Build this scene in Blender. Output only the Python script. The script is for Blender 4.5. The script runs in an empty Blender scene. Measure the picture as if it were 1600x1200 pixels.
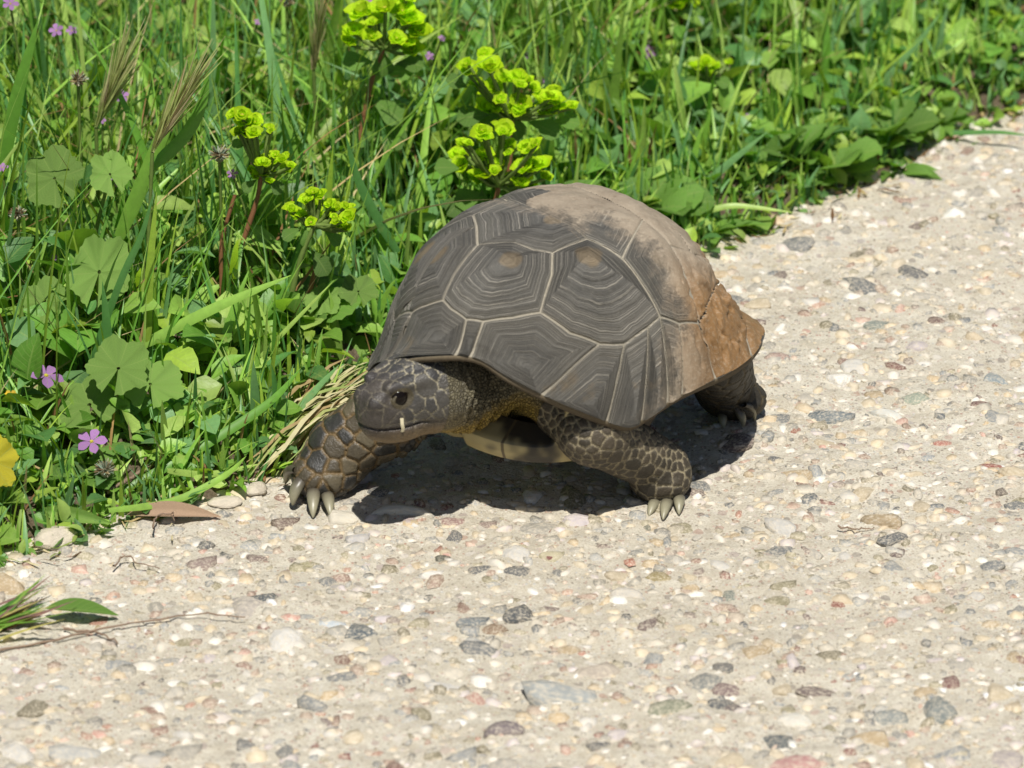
import bpy, math, os
import numpy as np
from mathutils import Matrix, Vector, kdtree
sc = bpy.context.scene
col = sc.collection
rng = np.random.default_rng(7)
R = math.radians
# ------------------------------------------------------------------ camera
PITCH = R(25); DIST = 3.5; SC = 3215.0; FPX = DIST * SC
TGT = np.array([-.0249, .0824, 0.])
CAM = TGT + DIST * np.array([0, -math.cos(PITCH), math.sin(PITCH)])
cr = np.array([1, 0, 0.]); cu = np.array([0, math.sin(PITCH), math.cos(PITCH)]); cw = np.array([0, math.cos(PITCH), -math.sin(PITCH)])
cd = bpy.data.cameras.new('camera'); cam = bpy.data.objects.new('camera', cd); col.objects.link(cam)
cam.location = CAM; cam.rotation_euler = (math.pi / 2 - PITCH, 0, 0)
cd.sensor_width = 36; cd.lens = 36 * FPX / 1600; cd.clip_start = .05; cd.clip_end = 500
cd.dof.use_dof = True; cd.dof.focus_distance = 3.42; cd.dof.aperture_fstop = 14
sc.camera = cam
# ------------------------------------------------------------------ world, sun, exposure
SUN = Vector((.03, -.47, 1.)).normalized()
w = bpy.data.worlds.new('World'); sc.world = w; w.use_nodes = True
nt = w.node_tree; bg = nt.nodes['Background']
sky = nt.nodes.new('ShaderNodeTexSky'); sky.sky_type = 'NISHITA'; sky.sun_disc = False
sky.sun_elevation = math.asin(SUN.z); sky.sun_rotation = math.atan2(SUN.x, SUN.y)
nt.links.new(sky.outputs[0], bg.inputs[0]); bg.inputs[1].default_value = .05
sl = bpy.data.lights.new('sun', 'SUN'); sl.energy = 5.0; sl.angle = R(.53); sl.color = (1, .965, .905)
so = bpy.data.objects.new('sun', sl); col.objects.link(so); so.rotation_euler = SUN.to_track_quat('Z', 'Y').to_euler()
so.location = (0, 0, 3)
vs = sc.view_settings; vs.view_transform = 'Standard'; vs.look = 'None'; vs.exposure = 0.12; vs.gamma = 1.0; vs.use_curve_mapping = False

# ------------------------------------------------------------------ helpers
def rayd(px, py):
    d = cw + cr * (px - 800) / FPX - cu * (py - 600) / FPX
    return d / np.linalg.norm(d)
def ground(px, py, z=0.):
    d = rayd(px, py); return CAM + d * ((z - CAM[2]) / d[2])
def aty(px, py, y):
    d = rayd(px, py); return CAM + d * ((y - CAM[1]) / d[1])
def proj(p):
    q = np.asarray(p) - CAM; ww = q @ cw
    return np.stack([800 + FPX * (q @ cr) / ww, 600 - FPX * (q @ cu) / ww], -1)
def mesh(name, v, f, smooth=True, cols=None, attrs=None):
    me = bpy.data.meshes.new(name)
    v = np.asarray(v, np.float32)
    if isinstance(f, np.ndarray):
        k = f.shape[1]
        me.vertices.add(len(v)); me.vertices.foreach_set('co', v.ravel())
        me.loops.add(f.size); me.loops.foreach_set('vertex_index', f.astype(np.int32).ravel())
        me.polygons.add(len(f)); me.polygons.foreach_set('loop_start', np.arange(0, f.size, k, dtype=np.int32))
        me.update(calc_edges=True)
    else:
        me.from_pydata(v.tolist(), [], f); me.update()
    if smooth: me.polygons.foreach_set('use_smooth', np.ones(len(me.polygons), bool))
    if cols is not None:
        a = me.attributes.new('Col', 'FLOAT_COLOR', 'POINT')
        c = np.ones((len(v), 4), np.float32); c[:, :3] = cols; a.data.foreach_set('color', c.ravel())
    for n, d in (attrs or {}).items():
        a = me.attributes.new(n, 'FLOAT', 'POINT'); a.data.foreach_set('value', np.asarray(d, np.float32).ravel())
    return me
def obj(name, me, mat=None, parent=None, label=None, cat=None, group=None, kind=None):
    o = bpy.data.objects.new(name, me); col.objects.link(o)
    if mat and me and not me.materials: me.materials.append(mat)
    if parent: o.parent = parent
    tag(o, label, cat, group, kind); return o
def tag(o, label=None, cat=None, group=None, kind=None):
    for k, v in (('label', label), ('category', cat), ('group', group), ('kind', kind)):
        if v: o[k] = v
def empty(name, loc, label, cat, group=None, rz=0):
    o = obj(name, None, label=label, cat=cat, group=group); o.location = loc; o.rotation_euler = (0, 0, rz); o.empty_display_size = .02; return o
def hexc(h):
    c = np.array([int(h[i:i + 2], 16) for i in (0, 2, 4)]) / 255.
    return np.where(c <= .04045, c / 12.92, ((c + .055) / 1.055) ** 2.4)
def vnoise(p, seed=0):
    """smooth value noise, p (n,3)"""
    r = np.random.default_rng(seed); tab = r.random(4096)
    i = np.floor(p).astype(int); f = p - i; f = f * f * (3 - 2 * f); out = 0
    for dx in (0, 1):
        for dy in (0, 1):
            for dz in (0, 1):
                h = ((i[:, 0] + dx) * 73856093 ^ (i[:, 1] + dy) * 19349663 ^ (i[:, 2] + dz) * 83492791) & 4095
                out = out + tab[h] * (f[:, 0] if dx else 1 - f[:, 0]) * (f[:, 1] if dy else 1 - f[:, 1]) * (f[:, 2] if dz else 1 - f[:, 2])
    return out
def sstep(a, b, x):
    t = np.clip((x - a) / (b - a), 0, 1); return t * t * (3 - 2 * t)

# ------------------------------------------------------------------ materials
class NT:
    def __init__(s, name):
        s.m = bpy.data.materials.new(name); s.m.use_nodes = True; s.t = s.m.node_tree; s.p = s.t.nodes['Principled BSDF']; s.out = s.t.nodes['Material Output']
    def n(s, ty, ins=None, **kw):
        nd = s.t.nodes.new('ShaderNode' + ty)
        for k, v in kw.items(): setattr(nd, k, v)
        for k, v in (ins or {}).items(): s.set(nd.inputs[k], v)
        return nd
    def set(s, sock, v):
        if hasattr(v, 'is_output'): s.t.links.new(v, sock)
        elif v is not None:
            if isinstance(v, (tuple, list, np.ndarray)) and len(v) == 3 and sock.type == 'RGBA': v = (*v, 1)
            sock.default_value = v
    def math(s, op, a, b=None, clamp=False):
        nd = s.n('Math', operation=op, use_clamp=clamp); s.set(nd.inputs[0], a)
        if b is not None: s.set(nd.inputs[1], b)
        return nd.outputs[0]
    def mix(s, fac, a, b, blend='MIX'):
        nd = s.n('Mix', data_type='RGBA', blend_type=blend); s.set(nd.inputs[0], fac); s.set(nd.inputs[6], a); s.set(nd.inputs[7], b); return nd.outputs[2]
    def noise(s, scale, detail=4, vec=None, rough=.55, dim='3D', wv=None, dist=0):
        nd = s.n('TexNoise', noise_dimensions=dim); nd.inputs['Scale'].default_value = scale; nd.inputs['Detail'].default_value = detail; nd.inputs['Roughness'].default_value = rough; nd.inputs['Distortion'].default_value = dist
        if vec is not None: s.set(nd.inputs['Vector'], vec)
        if wv is not None: s.set(nd.inputs['W'], wv)
        return nd.outputs[0]
    def ramp(s, fac, pts):
        nd = s.n('ValToRGB'); s.set(nd.inputs[0], fac); e = nd.color_ramp.elements
        while len(e) < len(pts): e.new(.5)
        for k, (p, c) in enumerate(pts):
            e[k].position = p; e[k].color = (*c, 1) if not np.isscalar(c) else (c, c, c, 1)
        return nd.outputs[0]
    def attr(s, name, sock='Color'):
        return s.n('Attribute', attribute_name=name).outputs[sock]
    def bump(s, h, strength=.5, dist=.001):
        nd = s.n('Bump'); nd.inputs['Strength'].default_value = strength; nd.inputs['Distance'].default_value = dist; s.set(nd.inputs['Height'], h)
        s.t.links.new(nd.outputs[0], s.p.inputs['Normal']); return nd.outputs[0]
    def pos(s): return s.n('TexCoord').outputs['Object']
    def base(s, c, rough=.7, spec=.4):
        s.set(s.p.inputs['Base Color'], c); s.set(s.p.inputs['Roughness'], rough); s.set(s.p.inputs['Specular IOR Level'], spec)
    def translucent(s, c, fac, normal=None):
        tr = s.n('BsdfTranslucent'); s.set(tr.inputs[0], c); mx = s.n('MixShader'); s.set(mx.inputs[0], fac)
        s.t.links.new(s.p.outputs[0], mx.inputs[1]); s.t.links.new(tr.outputs[0], mx.inputs[2]); s.t.links.new(mx.outputs[0], s.out.inputs[0])

def leaf_mat(name, c=None, trans=.38, rough=.45, spec=.45, veins=True, val=.25):
    """leaf: colour from the Col attribute or a fixed colour, varied per object, with veins from the u/v leaf attributes"""
    t = NT(name)
    base = t.attr('Col') if c is None else None
    if c is not None:
        rnd = t.n('ObjectInfo').outputs['Random']
        base = t.mix(rnd, tuple(np.array(c) * (1 - val)), tuple(np.array(c) * (1 + val)))
    nz = t.noise(260, 5, t.pos()); base = t.mix(.55, base, t.mix(nz, (.45, .45, .42), (1.55, 1.5, 1.4)), 'MULTIPLY')
    bl = t.ramp(t.noise(75, 4, t.pos(), .6), [(.62, 0.), (.74, .55)]); base = t.mix(bl, base, t.mix(.6, base, (.36, .36, .10)))
    if veins:
        v = t.math('ABSOLUTE', t.attr('lv', 'Fac')); u = t.attr('lu', 'Fac')
        rib = t.math('LESS_THAN', v, .06)
        side = t.math('SINE', t.math('MULTIPLY', t.math('SUBTRACT', u, t.math('MULTIPLY', v, .22)), 62.))
        side = t.math('GREATER_THAN', side, .86)
        vv = t.math('MAXIMUM', rib, t.math('MULTIPLY', side, .6))
        base = t.mix(t.math('MULTIPLY', vv, .65), base, t.mix(.5, base, (.32, .42, .12)))
        t.bump(t.math('ADD', t.math('MULTIPLY', vv, -.6), nz), .5, .0008)
    t.base(base, rough, spec)
    t.translucent(t.mix(1, base, (1.35, 1.45, .5), 'MULTIPLY'), trans)
    return t.m

def mat_path():
    t = NT('path_concrete'); p = t.pos()
    big = t.noise(9, 4, p); mid = t.noise(90, 5, p); fine = t.noise(900, 4, p, .7)
    c = t.mix(t.ramp(big, [(.3, 0.), (.7, 1.)]), (.565, .525, .425), (.665, .625, .52))
    c = t.mix(t.ramp(mid, [(.35, 0.), (.7, 1.)]), c, t.mix(.5, c, (.36, .30, .205)))
    c = t.mix(t.ramp(t.noise(3.5, 3, p), [(.45, 0.), (.7, .35)]), c, (.48, .42, .32)); c = t.mix(t.ramp(fine, [(.34, .7), (.47, 0.)]), c, (.33, .27, .18)); c = t.mix(t.ramp(t.noise(1300, 3, p, .6), [(.56, 0.), (.7, .6)]), c, (.75, .70, .6))
    # sand grains
    vo = t.n('TexVoronoi', {'Vector': p, 'Scale': 620.}); hs = t.n('SeparateColor', {0: vo.outputs['Color']})
    gr = t.math('MULTIPLY', t.math('LESS_THAN', vo.outputs['Distance'], .42), t.math('GREATER_THAN', hs.outputs[0], .52))
    gcol = t.ramp(hs.outputs[1], [(0., (.16, .13, .1)), (.2, (.42, .34, .25)), (.45, (.62, .55, .43)), (.65, (.72, .68, .6)), (.82, (.4, .2, .14)), (.92, (.5, .5, .48))])
    c = t.mix(t.math('MULTIPLY', gr, .75), c, gcol)
    # chips where no pebble is modelled
    vo2 = t.n('TexVoronoi', {'Vector': p, 'Scale': 190.}); h2 = t.n('SeparateColor', {0: vo2.outputs['Color']})
    ch = t.math('MULTIPLY', t.math('LESS_THAN', vo2.outputs['Distance'], t.math('MULTIPLY', h2.outputs[2], .5)), t.math('GREATER_THAN', h2.outputs[0], .55))
    ccol = t.ramp(h2.outputs[1], [(0., (.25, .22, .19)), (.2, (.4, .35, .27)), (.4, (.56, .5, .41)), (.6, (.66, .62, .55)), (.8, (.42, .27, .2)), (1., (.36, .36, .35))])
    c = t.mix(t.math('MULTIPLY', ch, .7), c, ccol)
    t.base(c, .9, .25)
    hgt = t.math('ADD', t.math('ADD', t.math('MULTIPLY', fine, .55), t.math('MULTIPLY', mid, 1.4)), t.math('ADD', t.math('MULTIPLY', gr, .35), t.math('MULTIPLY', ch, .45)))
    t.bump(hgt, 1., .0019); return t.m
def mat_pebble(attr=False):
    t = NT('pebble_stone' if not attr else 'pebble_chip'); p = t.pos()
    c = t.attr('Col') if attr else t.n('ObjectInfo').outputs['Color']
    nz = t.noise(1.6 if not attr else 300, 6, p, .65); st = t.noise(7 if not attr else 900, 3, p)
    c = t.mix(.7, c, t.mix(nz, (.55, .55, .55), (1.4, 1.38, 1.34)), 'MULTIPLY')
    dust = t.ramp(t.math('ADD', st, t.math('MULTIPLY', nz, .4)), [(.62, 0.), (.9, .8)])
    c = t.mix(dust, c, (.6, .53, .41))
    t.base(c, t.math('ADD', .42, t.math('MULTIPLY', st, .4)), .35); t.bump(nz, .35, .12 if not attr else .0006); return t.m
def mat_soil():
    t = NT('soil'); p = t.pos(); a = t.noise(60, 6, p); b = t.noise(420, 5, p, .7)
    c = t.mix(a, (.055, .04, .026), (.16, .12, .075)); c = t.mix(t.ramp(b, [(.4, 0.), (.75, .7)]), c, (.3, .24, .16))
    t.base(c, .95, .2); t.bump(t.math('ADD', a, b), .9, .004); return t.m
def mat_col(name, rough=.7, spec=.4, noise=400, var=.4, bump=.4, bd=.0005, c=None, trans=0):
    t = NT(name); p = t.pos(); base = t.attr('Col') if c is None else c
    nz = t.noise(noise, 6, p, .6); base = t.mix(var, base, t.mix(nz, (.3, .3, .3), (1.7, 1.7, 1.7)), 'MULTIPLY')
    t.base(base, rough, spec); t.bump(nz, bump, bd)
    if trans: t.translucent(base, trans)
    return t.m
def mat_skin():
    t = NT('tortoise_skin'); p = t.pos(); c = t.attr('Col'); g = t.attr('gran', 'Fac')
    vo = t.n('TexVoronoi', {'Vector': p, 'Scale': 640.}, feature='DISTANCE_TO_EDGE'); cell = t.ramp(vo.outputs['Distance'], [(.0, 0.), (.22, 1.)])
    nz = t.noise(500, 6, p, .65); lo = t.noise(110, 4, p)
    c = t.mix(.75, c, t.mix(lo, (.6, .6, .6), (1.4, 1.38, 1.34)), 'MULTIPLY')
    c = t.mix(.7, c, t.mix(nz, (.4, .4, .4), (1.6, 1.6, 1.55)), 'MULTIPLY'); c = t.mix(t.ramp(t.noise(240, 5, p, .7), [(.55, 0.), (.8, .28)]), c, (.30, .27, .21))
    c = t.mix(t.math('MULTIPLY', g, t.math('SUBTRACT', 1., cell)), c, t.mix(1, c, (.42, .4, .36), 'MULTIPLY'))
    t.base(c, t.attr('rgh', 'Fac'), .45)
    t.bump(t.math('ADD', t.math('MULTIPLY', t.math('MULTIPLY', cell, g), 1.), t.math('MULTIPLY', nz, .7)), .8, .0008); return t.m
def mat_scute():
    t = NT('scute_keratin'); p = t.pos()
    q = t.attr('q', 'Fac'); sid = t.attr('sid', 'Fac'); worn = t.attr('worn', 'Fac'); sd = t.attr('seam', 'Fac'); are = t.attr('areola', 'Fac')
    wob = t.noise(55, 3, p); fine = t.noise(700, 5, p, .7); mid = t.noise(130, 5, p)
    qq = t.math('ADD', t.math('ADD', q, t.math('MULTIPLY', wob, .10)), t.math('MULTIPLY', mid, .03))
    l1 = t.noise(1, 1.5, dim='1D', wv=t.math('ADD', t.math('MULTIPLY', qq, 26.), t.math('MULTIPLY', sid, 13.7)))
    l2 = t.noise(1, 2, dim='1D', wv=t.math('ADD', t.math('MULTIPLY', qq, 85.), t.math('MULTIPLY', sid, 5.3)))
    brk = t.ramp(t.noise(85, 4, p), [(.36, 0.), (.6, 1.)])
    ln = t.math('MULTIPLY', t.ramp(l1, [(.58, 0.), (.64, 1.)]), t.math('ADD', .2, t.math('MULTIPLY', brk, .75)))
    ln2 = t.math('MULTIPLY', t.ramp(l2, [(.48, 0.), (.66, 1.)]), t.math('ADD', .3, t.math('MULTIPLY', brk, .6)))
    out = t.ramp(q, [(.12, 0.), (.4, 1.)])
    lines = t.math('MULTIPLY', t.math('MAXIMUM', ln, t.math('MULTIPLY', ln2, .75)), out)
    dark = t.mix(mid, (.052, .053, .053), (.135, .128, .112))
    dark = t.mix(t.ramp(q, [(.45, 0.), (1., .5)]), dark, (.165, .15, .12))
    dark = t.mix(t.ramp(fine, [(.5, 0.), (.8, .5)]), dark, (.25, .235, .205))
    dark = t.mix(t.ramp(t.noise(45, 5, p, .7), [(.5, 0.), (.75, .3)]), dark, (.21, .195, .165)); c = t.mix(t.math('MULTIPLY', lines, .72), dark, (.40, .365, .30))
    orange = t.mix(mid, (.17, .115, .055), (.27, .195, .10)); c = t.mix(t.math('MULTIPLY', t.ramp(t.math('ADD', are, t.math('MULTIPLY', t.math('SUBTRACT', mid, .5), 1.2)), [(.45, 0.), (.8, 1.)]), .8), c, orange)
    # worn horn: pale tan on top, amber brown low at the back
    wn = t.math('ADD', t.math('ADD', worn, t.math('MULTIPLY', t.math('SUBTRACT', mid, .5), .8)), t.math('MULTIPLY', t.math('SUBTRACT', fine, .5), .5))
    wn = t.ramp(wn, [(.28, 0.), (.72, 1.)])
    amber = t.attr('amber', 'Fac')
    st = t.noise(16, 5, t.n('Mapping', {0: p, 3: (3.5, 3.5, .5)}).outputs[0], .6)
    tan = t.mix(st, (.16, .122, .085), (.40, .335, .25)); am = t.mix(st, (.13, .07, .028), (.33, .19, .08))
    am = t.mix(t.ramp(t.noise(35, 4, p), [(.5, 0.), (.72, .7)]), am, (.1, .075, .045))
    wc = t.mix(amber, tan, am)
    wc = t.mix(t.ramp(fine, [(.5, 0.), (.8, .55)]), wc, (.45, .39, .3))
    wc = t.mix(t.ramp(t.noise(260, 3, t.n('Mapping', {0: p, 3: (1, 1, .12)}).outputs[0], .6), [(.6, 0.), (.75, .5)]), wc, (.14, .1, .06))
    c = t.mix(t.ramp(t.noise(28, 5, p, .65), [(.35, .12), (.7, .42)]), c, (.255, .24, .205))
    c = t.mix(wn, c, wc)
    sm = t.ramp(t.math('MULTIPLY', sd, 250.), [(.12, 1.), (.24, 0.)]); c = t.mix(t.math('MULTIPLY', sm, t.math('SUBTRACT', .7, t.math('MULTIPLY', wn, .45))), c, (.43, .39, .31))
    t.base(c, t.math('SUBTRACT', .60, t.math('MULTIPLY', amber, .12)), .25)
    dw = t.math('SUBTRACT', 1., wn)
    h = t.math('ADD', t.math('MULTIPLY', t.math('MULTIPLY', t.math('ADD', t.math('MULTIPLY', lines, 1.3), l2), dw), .9), t.math('ADD', t.math('MULTIPLY', fine, .35), t.math('MULTIPLY', t.math('MULTIPLY', st, wn), 2.2)))
    t.bump(h, .9, .0011); return t.m

M = {}
M['path'] = mat_path(); M['pebble'] = mat_pebble(); M['chip'] = mat_pebble(True); M['soil'] = mat_soil()
M['skin'] = mat_skin(); M['scute'] = mat_scute()
M['seam'] = mat_col('scute_seam', .8, .25, 600, .6)
M['plastron'] = mat_col('plastron_horn', .5, .45, 120, .35, c=None)
M['claw'] = mat_col('claw_horn', .38, .5, 300, .3)
t_ = NT('eye_gloss'); t_.base((.006, .004, .003), .06, .2); M['eye'] = t_.m
M['blade'] = leaf_mat('grass_blade', trans=.36, rough=.42, veins=False)
M['straw'] = mat_col('dry_straw', .75, .3, 300, .4, trans=.2)
M['leafcol'] = leaf_mat('herb_leaf', trans=.36)
M['bract'] = leaf_mat('spurge_bract', (.46, .635, .015), .5, .65, .25, veins=False, val=.22)
M['sleaf'] = leaf_mat('spurge_leaf', (.13, .26, .045), .38)
M['mallow'] = leaf_mat('mallow_leaf', (.20, .34, .075), .36, .6, .3)
M['broad'] = leaf_mat('broad_leaf', (.145, .29, .05), .36)
M['petal'] = leaf_mat('petal_violet', (.50, .24, .62), .4, .6, .3, veins=True, val=.18)
M['yellow'] = leaf_mat('petal_yellow', (.75, .50, .03), .4, .6, .3, veins=False)
M['yleaf'] = leaf_mat('yellow_leaf', (.80, .68, .05), .4, .5, .3)
M['nub'] = mat_col('flower_nub', .5, .4, 300, .3, c=(.40, .36, .03, 1))
M['redstem'] = mat_col('stem_red', .55, .4, 250, .5, c=(.24, .105, .05, 1))
M['greenstem'] = mat_col('stem_green', .55, .4, 250, .4, c=(.14, .2, .045, 1))
M['hair'] = mat_col('bristle_pale', .7, .3, 250, .4, c=(.40, .36, .24, 1), trans=.3)
M['deadleaf'] = mat_col('dead_leaf', .75, .3, 120, .5, bump=.6, bd=.001, c=(.42, .29, .19, 1), trans=.15)
M['twig'] = mat_col('twig_bark', .8, .3, 300, .6, c=(.23, .16, .11, 1))
M['stone'] = mat_col('field_stone', .85, .3, 90, .5, bump=.7, bd=.003, c=(.50, .44, .34, 1))

# ------------------------------------------------------------------ setting: ground, path, verge soil
EDGE = np.array([(-6., -2.1), (-1.2, -.52), (-.6, -.30), (-.35, -.175), (-.262, -.112), (-.20, -.062), (-.135, -.012), (-.10, .075), (-.03, .15), (.082, .25), (.15, .325), (.225, .415), (.5, .66), (1.2, 1.2), (6., 5.)])
def edge_y(x): return np.interp(x, EDGE[:, 0], EDGE[:, 1])
def axis(lo, hi, a, b, h, n):
    return np.unique(np.concatenate([-np.geomspace(.02, a - lo, n)[::-1] + a, np.arange(a, b, h), np.geomspace(.02, hi - b, n) + b]))
def sheet(xs, ys, zf):
    X, Y = np.meshgrid(xs, ys); nx, ny = len(xs), len(ys)
    v = np.stack([X.ravel(), Y.ravel(), np.zeros(X.size)], -1); v[:, 2] = zf(v)
    i = (np.arange(ny - 1)[:, None] * nx + np.arange(nx - 1)[None]).ravel()
    return v, np.stack([i, i + 1, i + nx + 1, i + nx], -1)
v, f = sheet(np.linspace(-250, 250, 41), np.linspace(-250, 250, 41), lambda v: np.full(len(v), -.06))
obj('ground', mesh('ground', v, f), mat_col('far_ground', .95, .2, 3, .5, c=(.13, .15, .05, 1)), kind='structure')
def path_z(v):
    p = v.copy(); fade = np.exp(-np.maximum(0, np.abs(v[:, 0]) - .6)) 
    return ((vnoise(p * 40, 1) - .5) * .0035 + (vnoise(p * 150, 2) - .5) * .0018 + (vnoise(p * 380, 3) - .5) * .0009) * fade
v, f = sheet(axis(-6, 6, -.36, .36, .0032, 22), axis(-6, 6, -.36, .56, .0036, 22), path_z)
path = obj('path', mesh('path', v, f), M['path'], kind='structure')
def soil_z(v):
    d = v[:, 1] - edge_y(v[:, 0])
    return np.clip(d * .35, -.02, .012) + (vnoise(v * 30, 5) - .5) * .012 + (vnoise(v * 110, 6) - .5) * .007
v, f = sheet(axis(-6, 6, -.45, .5, .008, 20), axis(-3, 12, -.3, .8, .008, 20), soil_z)
keep = (v[f[:, 0], 1] - edge_y(v[f[:, 0], 0])) > -.06
f = f[keep]; u_, inv = np.unique(f, return_inverse=True); 
verge = obj('verge_soil', mesh('verge_soil', v[u_], inv.reshape(-1, 4)), M['soil'], kind='structure')

# ------------------------------------------------------------------ pebbles set in the path
PAL = ['6f7375', '8d9192', 'b3aea3', 'd9d6cf', 'e9e6df', 'c9b99b', 'b59f7c', '8a6a5c', '7a4f48', '99604f', 'b98d80', '77705a', '8b8467', '565a5e', '6a5a58', 'c9bfc0']
PW = np.array([8, 12, 17, 12, 6, 14, 9, 5, 3, 1.5, 3, 5, 5, 5, 4, 6.]); PW /= PW.sum()
PALC = np.array([hexc(c) for c in PAL])
import bmesh
def pebble_mesh(k):
    bm = bmesh.new(); bmesh.ops.create_icosphere(bm, subdivisions=2, radius=1.0)
    v = np.array([x.co[:] for x in bm.verts]); r = np.random.default_rng(100 + k)
    n = vnoise(v * 1.1 + k * 7.3 + 50, k) ; 
    sq = r.uniform(.7, 1.15)
    v = v * (0.7 + .65 * n[:, None])
    # a few cut facets
    for _ in range(r.integers(4, 9)):
        d = r.normal(size=3); d[2] *= .6; d /= np.linalg.norm(d); h = r.uniform(.5, .8); q = v @ d; ex = np.maximum(0, q - h); v -= np.outer(ex * .85, d)
    for x, c in zip(bm.verts, v): x.co = c
    me = bpy.data.meshes.new('pebble'); bm.to_mesh(me); bm.free()
    me.polygons.foreach_set('use_smooth', np.ones(len(me.polygons), bool)); me.materials.append(M['pebble']); return me
PM = [pebble_mesh(k) for k in range(14)]
npb = 0
taken = []
def pebble(x, y, a, b, h, rz, c, proud):
    global npb
    o = bpy.data.objects.new('pebble', PM[rng.integers(len(PM))]); col.objects.link(o); o.parent = path
    pz = path_z(np.array([[x, y, 0.]]))[0]
    o.location = (x, y, pz + h * (proud - .92)); a, b, h = a * 1.22, b * 1.22, h * 1.2; o.scale = (a, b, h); o.rotation_euler = (rng.normal(0, .1), rng.normal(0, .1), rz)
    o.color = (*np.clip(c, 0, 1), 1); taken.append((x, y, max(a, b))); npb += 1
# pebbles read off the photograph: pixel centre, pixel width, pixel height, colour, how proud
for px, py, wd, ht, c, pr in [(565, 988, 62, 20, '5f676b', .6), (811, 960, 66, 20, '55585a', .6), (790, 1142, 56, 28, '786d70', .6), (410, 937, 44, 22, '4f565b', .6), (735, 978, 60, 20, '767d80', .4), (1140, 1100, 60, 18, '6d6462', .4), (1486, 1070, 44, 15, '7b5854', .4), (1368, 507, 54, 30, '848c84', .5), (1400, 868, 34, 20, '6a5a58', .6), (1031, 905, 42, 20, '988a62', .6), (385, 950, 70, 30, 'b2aaa0', .5), (1464, 503, 30, 16, '6d5650', .6), (1310, 945, 30, 14, '8a5548', .5), (315, 885, 56, 20, '917f78', .6), (400, 873, 36, 18, '7d6c66', .6), (446, 819, 50, 20, '7c6a60', .6), (558, 849, 42, 16, 'bfbcba', .6), (692, 873, 28, 16, '57594f', .6), (885, 1088, 130, 34, 'a3a6a3', .4), (1045, 1108, 72, 22, '8b8d78', .4), (1218, 1160, 56, 24, '5f6668', .5), (1470, 1112, 70, 26, '7f8582', .4), (1390, 1122, 54, 20, '8f938f', .4), (770, 985, 40, 16, '8f7862', .4), (597, 970, 30, 16, 'd2c9cb', .5), (480, 881, 42, 16, '9d9672', .5), (1295, 650, 62, 16, '7a8183', .5), (1530, 633, 36, 12, '765a55', .6), (1325, 563, 34, 16, '8a6f66', .5), (1335, 575, 54, 22, 'cfccc4', .4), (1215, 562, 40, 18, 'a58b82', .4), (1555, 595, 52, 16, '8d979a', .4), (1475, 690, 36, 10, 'b0786a', .5), (1550, 730, 44, 12, '9a5c52', .5), (1565, 772, 24, 12, '6c625a', .6), (1210, 718, 26, 16, '5c6064', .5), (1390, 648, 56, 14, 'd8d8d0', .5), (1430, 622, 44, 16, '9aa392', .4), (980, 930, 50, 14, 'c9c3b8', .4), (1140, 926, 36, 24, '7f857c', .5), (925, 1052, 76, 30, 'b9ad9e', .4), (700, 1072, 70, 20, 'c7c4bd', .4), (620, 805, 90, 14, 'd2cdbf', .6), (535, 812, 60, 16, 'd6cfbe', .6), (860, 873, 44, 14, 'bdb494', .5), (995, 864, 26, 14, '8c8c86', .4), (1012, 824, 24, 9, '6f7062', .5), (640, 818, 34, 16, 'b3a3a0', .4), (710, 815, 46, 18, '9b7f78', .4), (760, 820, 34, 10, '8d7a72', .5), (520, 972, 40, 16, 'c4cdd2', .3), (1240, 1120, 60, 26, 'dcd8cc', .5), (1100, 1065, 60, 22, '898a85', .5), (1135, 1076, 44, 16, '826f6c', .5), (1130, 1098, 50, 16, '565a5c', .5), (230, 1192, 60, 20, 'c5c0b6', .4), (385, 1165, 40, 20, '6f7172', .4), (120, 1175, 80, 26, 'b9b8b2', .4), (510, 1133, 30, 16, '7d6f6c', .4), (1570, 1192, 60, 26, 'b3a9a4', .4), (1240, 1192, 90, 26, 'b98d88', .3), (265, 1030, 40, 16, '9c9a94', .3), (590, 870, 20, 10, 'e6e3da', .5)]:
    g = ground(px, py); pebble(g[0], g[1], wd / SC / 2, min(ht / SC / 2 / .4226, wd / SC * .45), wd / SC / 2 * .42, rng.normal(0, .25), hexc(c) * .9, pr)
def clear(x, y, r, k=.85):
    t = np.array(taken); return not len(t) or (np.hypot(t[:, 0] - x, t[:, 1] - y) > (t[:, 2] + r) * k).all()
tries = 0
while npb < 300 and tries < 20000:
    tries += 1
    px, py = rng.uniform(-20, 1620), rng.uniform(160, 1215)
    g = ground(px, py)
    if g[1] > edge_y(g[0]) + .01: continue
    a = rng.lognormal(math.log(.0062), .36)
    if py > 950: a *= 1.15
    if not clear(g[0], g[1], a): continue
    pebble(g[0], g[1], a, a * rng.uniform(.55, .95), a * rng.uniform(.3, .6), rng.uniform(0, 3.14), PALC[rng.choice(16, p=PW)] * rng.uniform(.75, 1.0) * .9 + .1 * np.array([.5, .45, .36]), rng.uniform(.2, .6))
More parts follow.
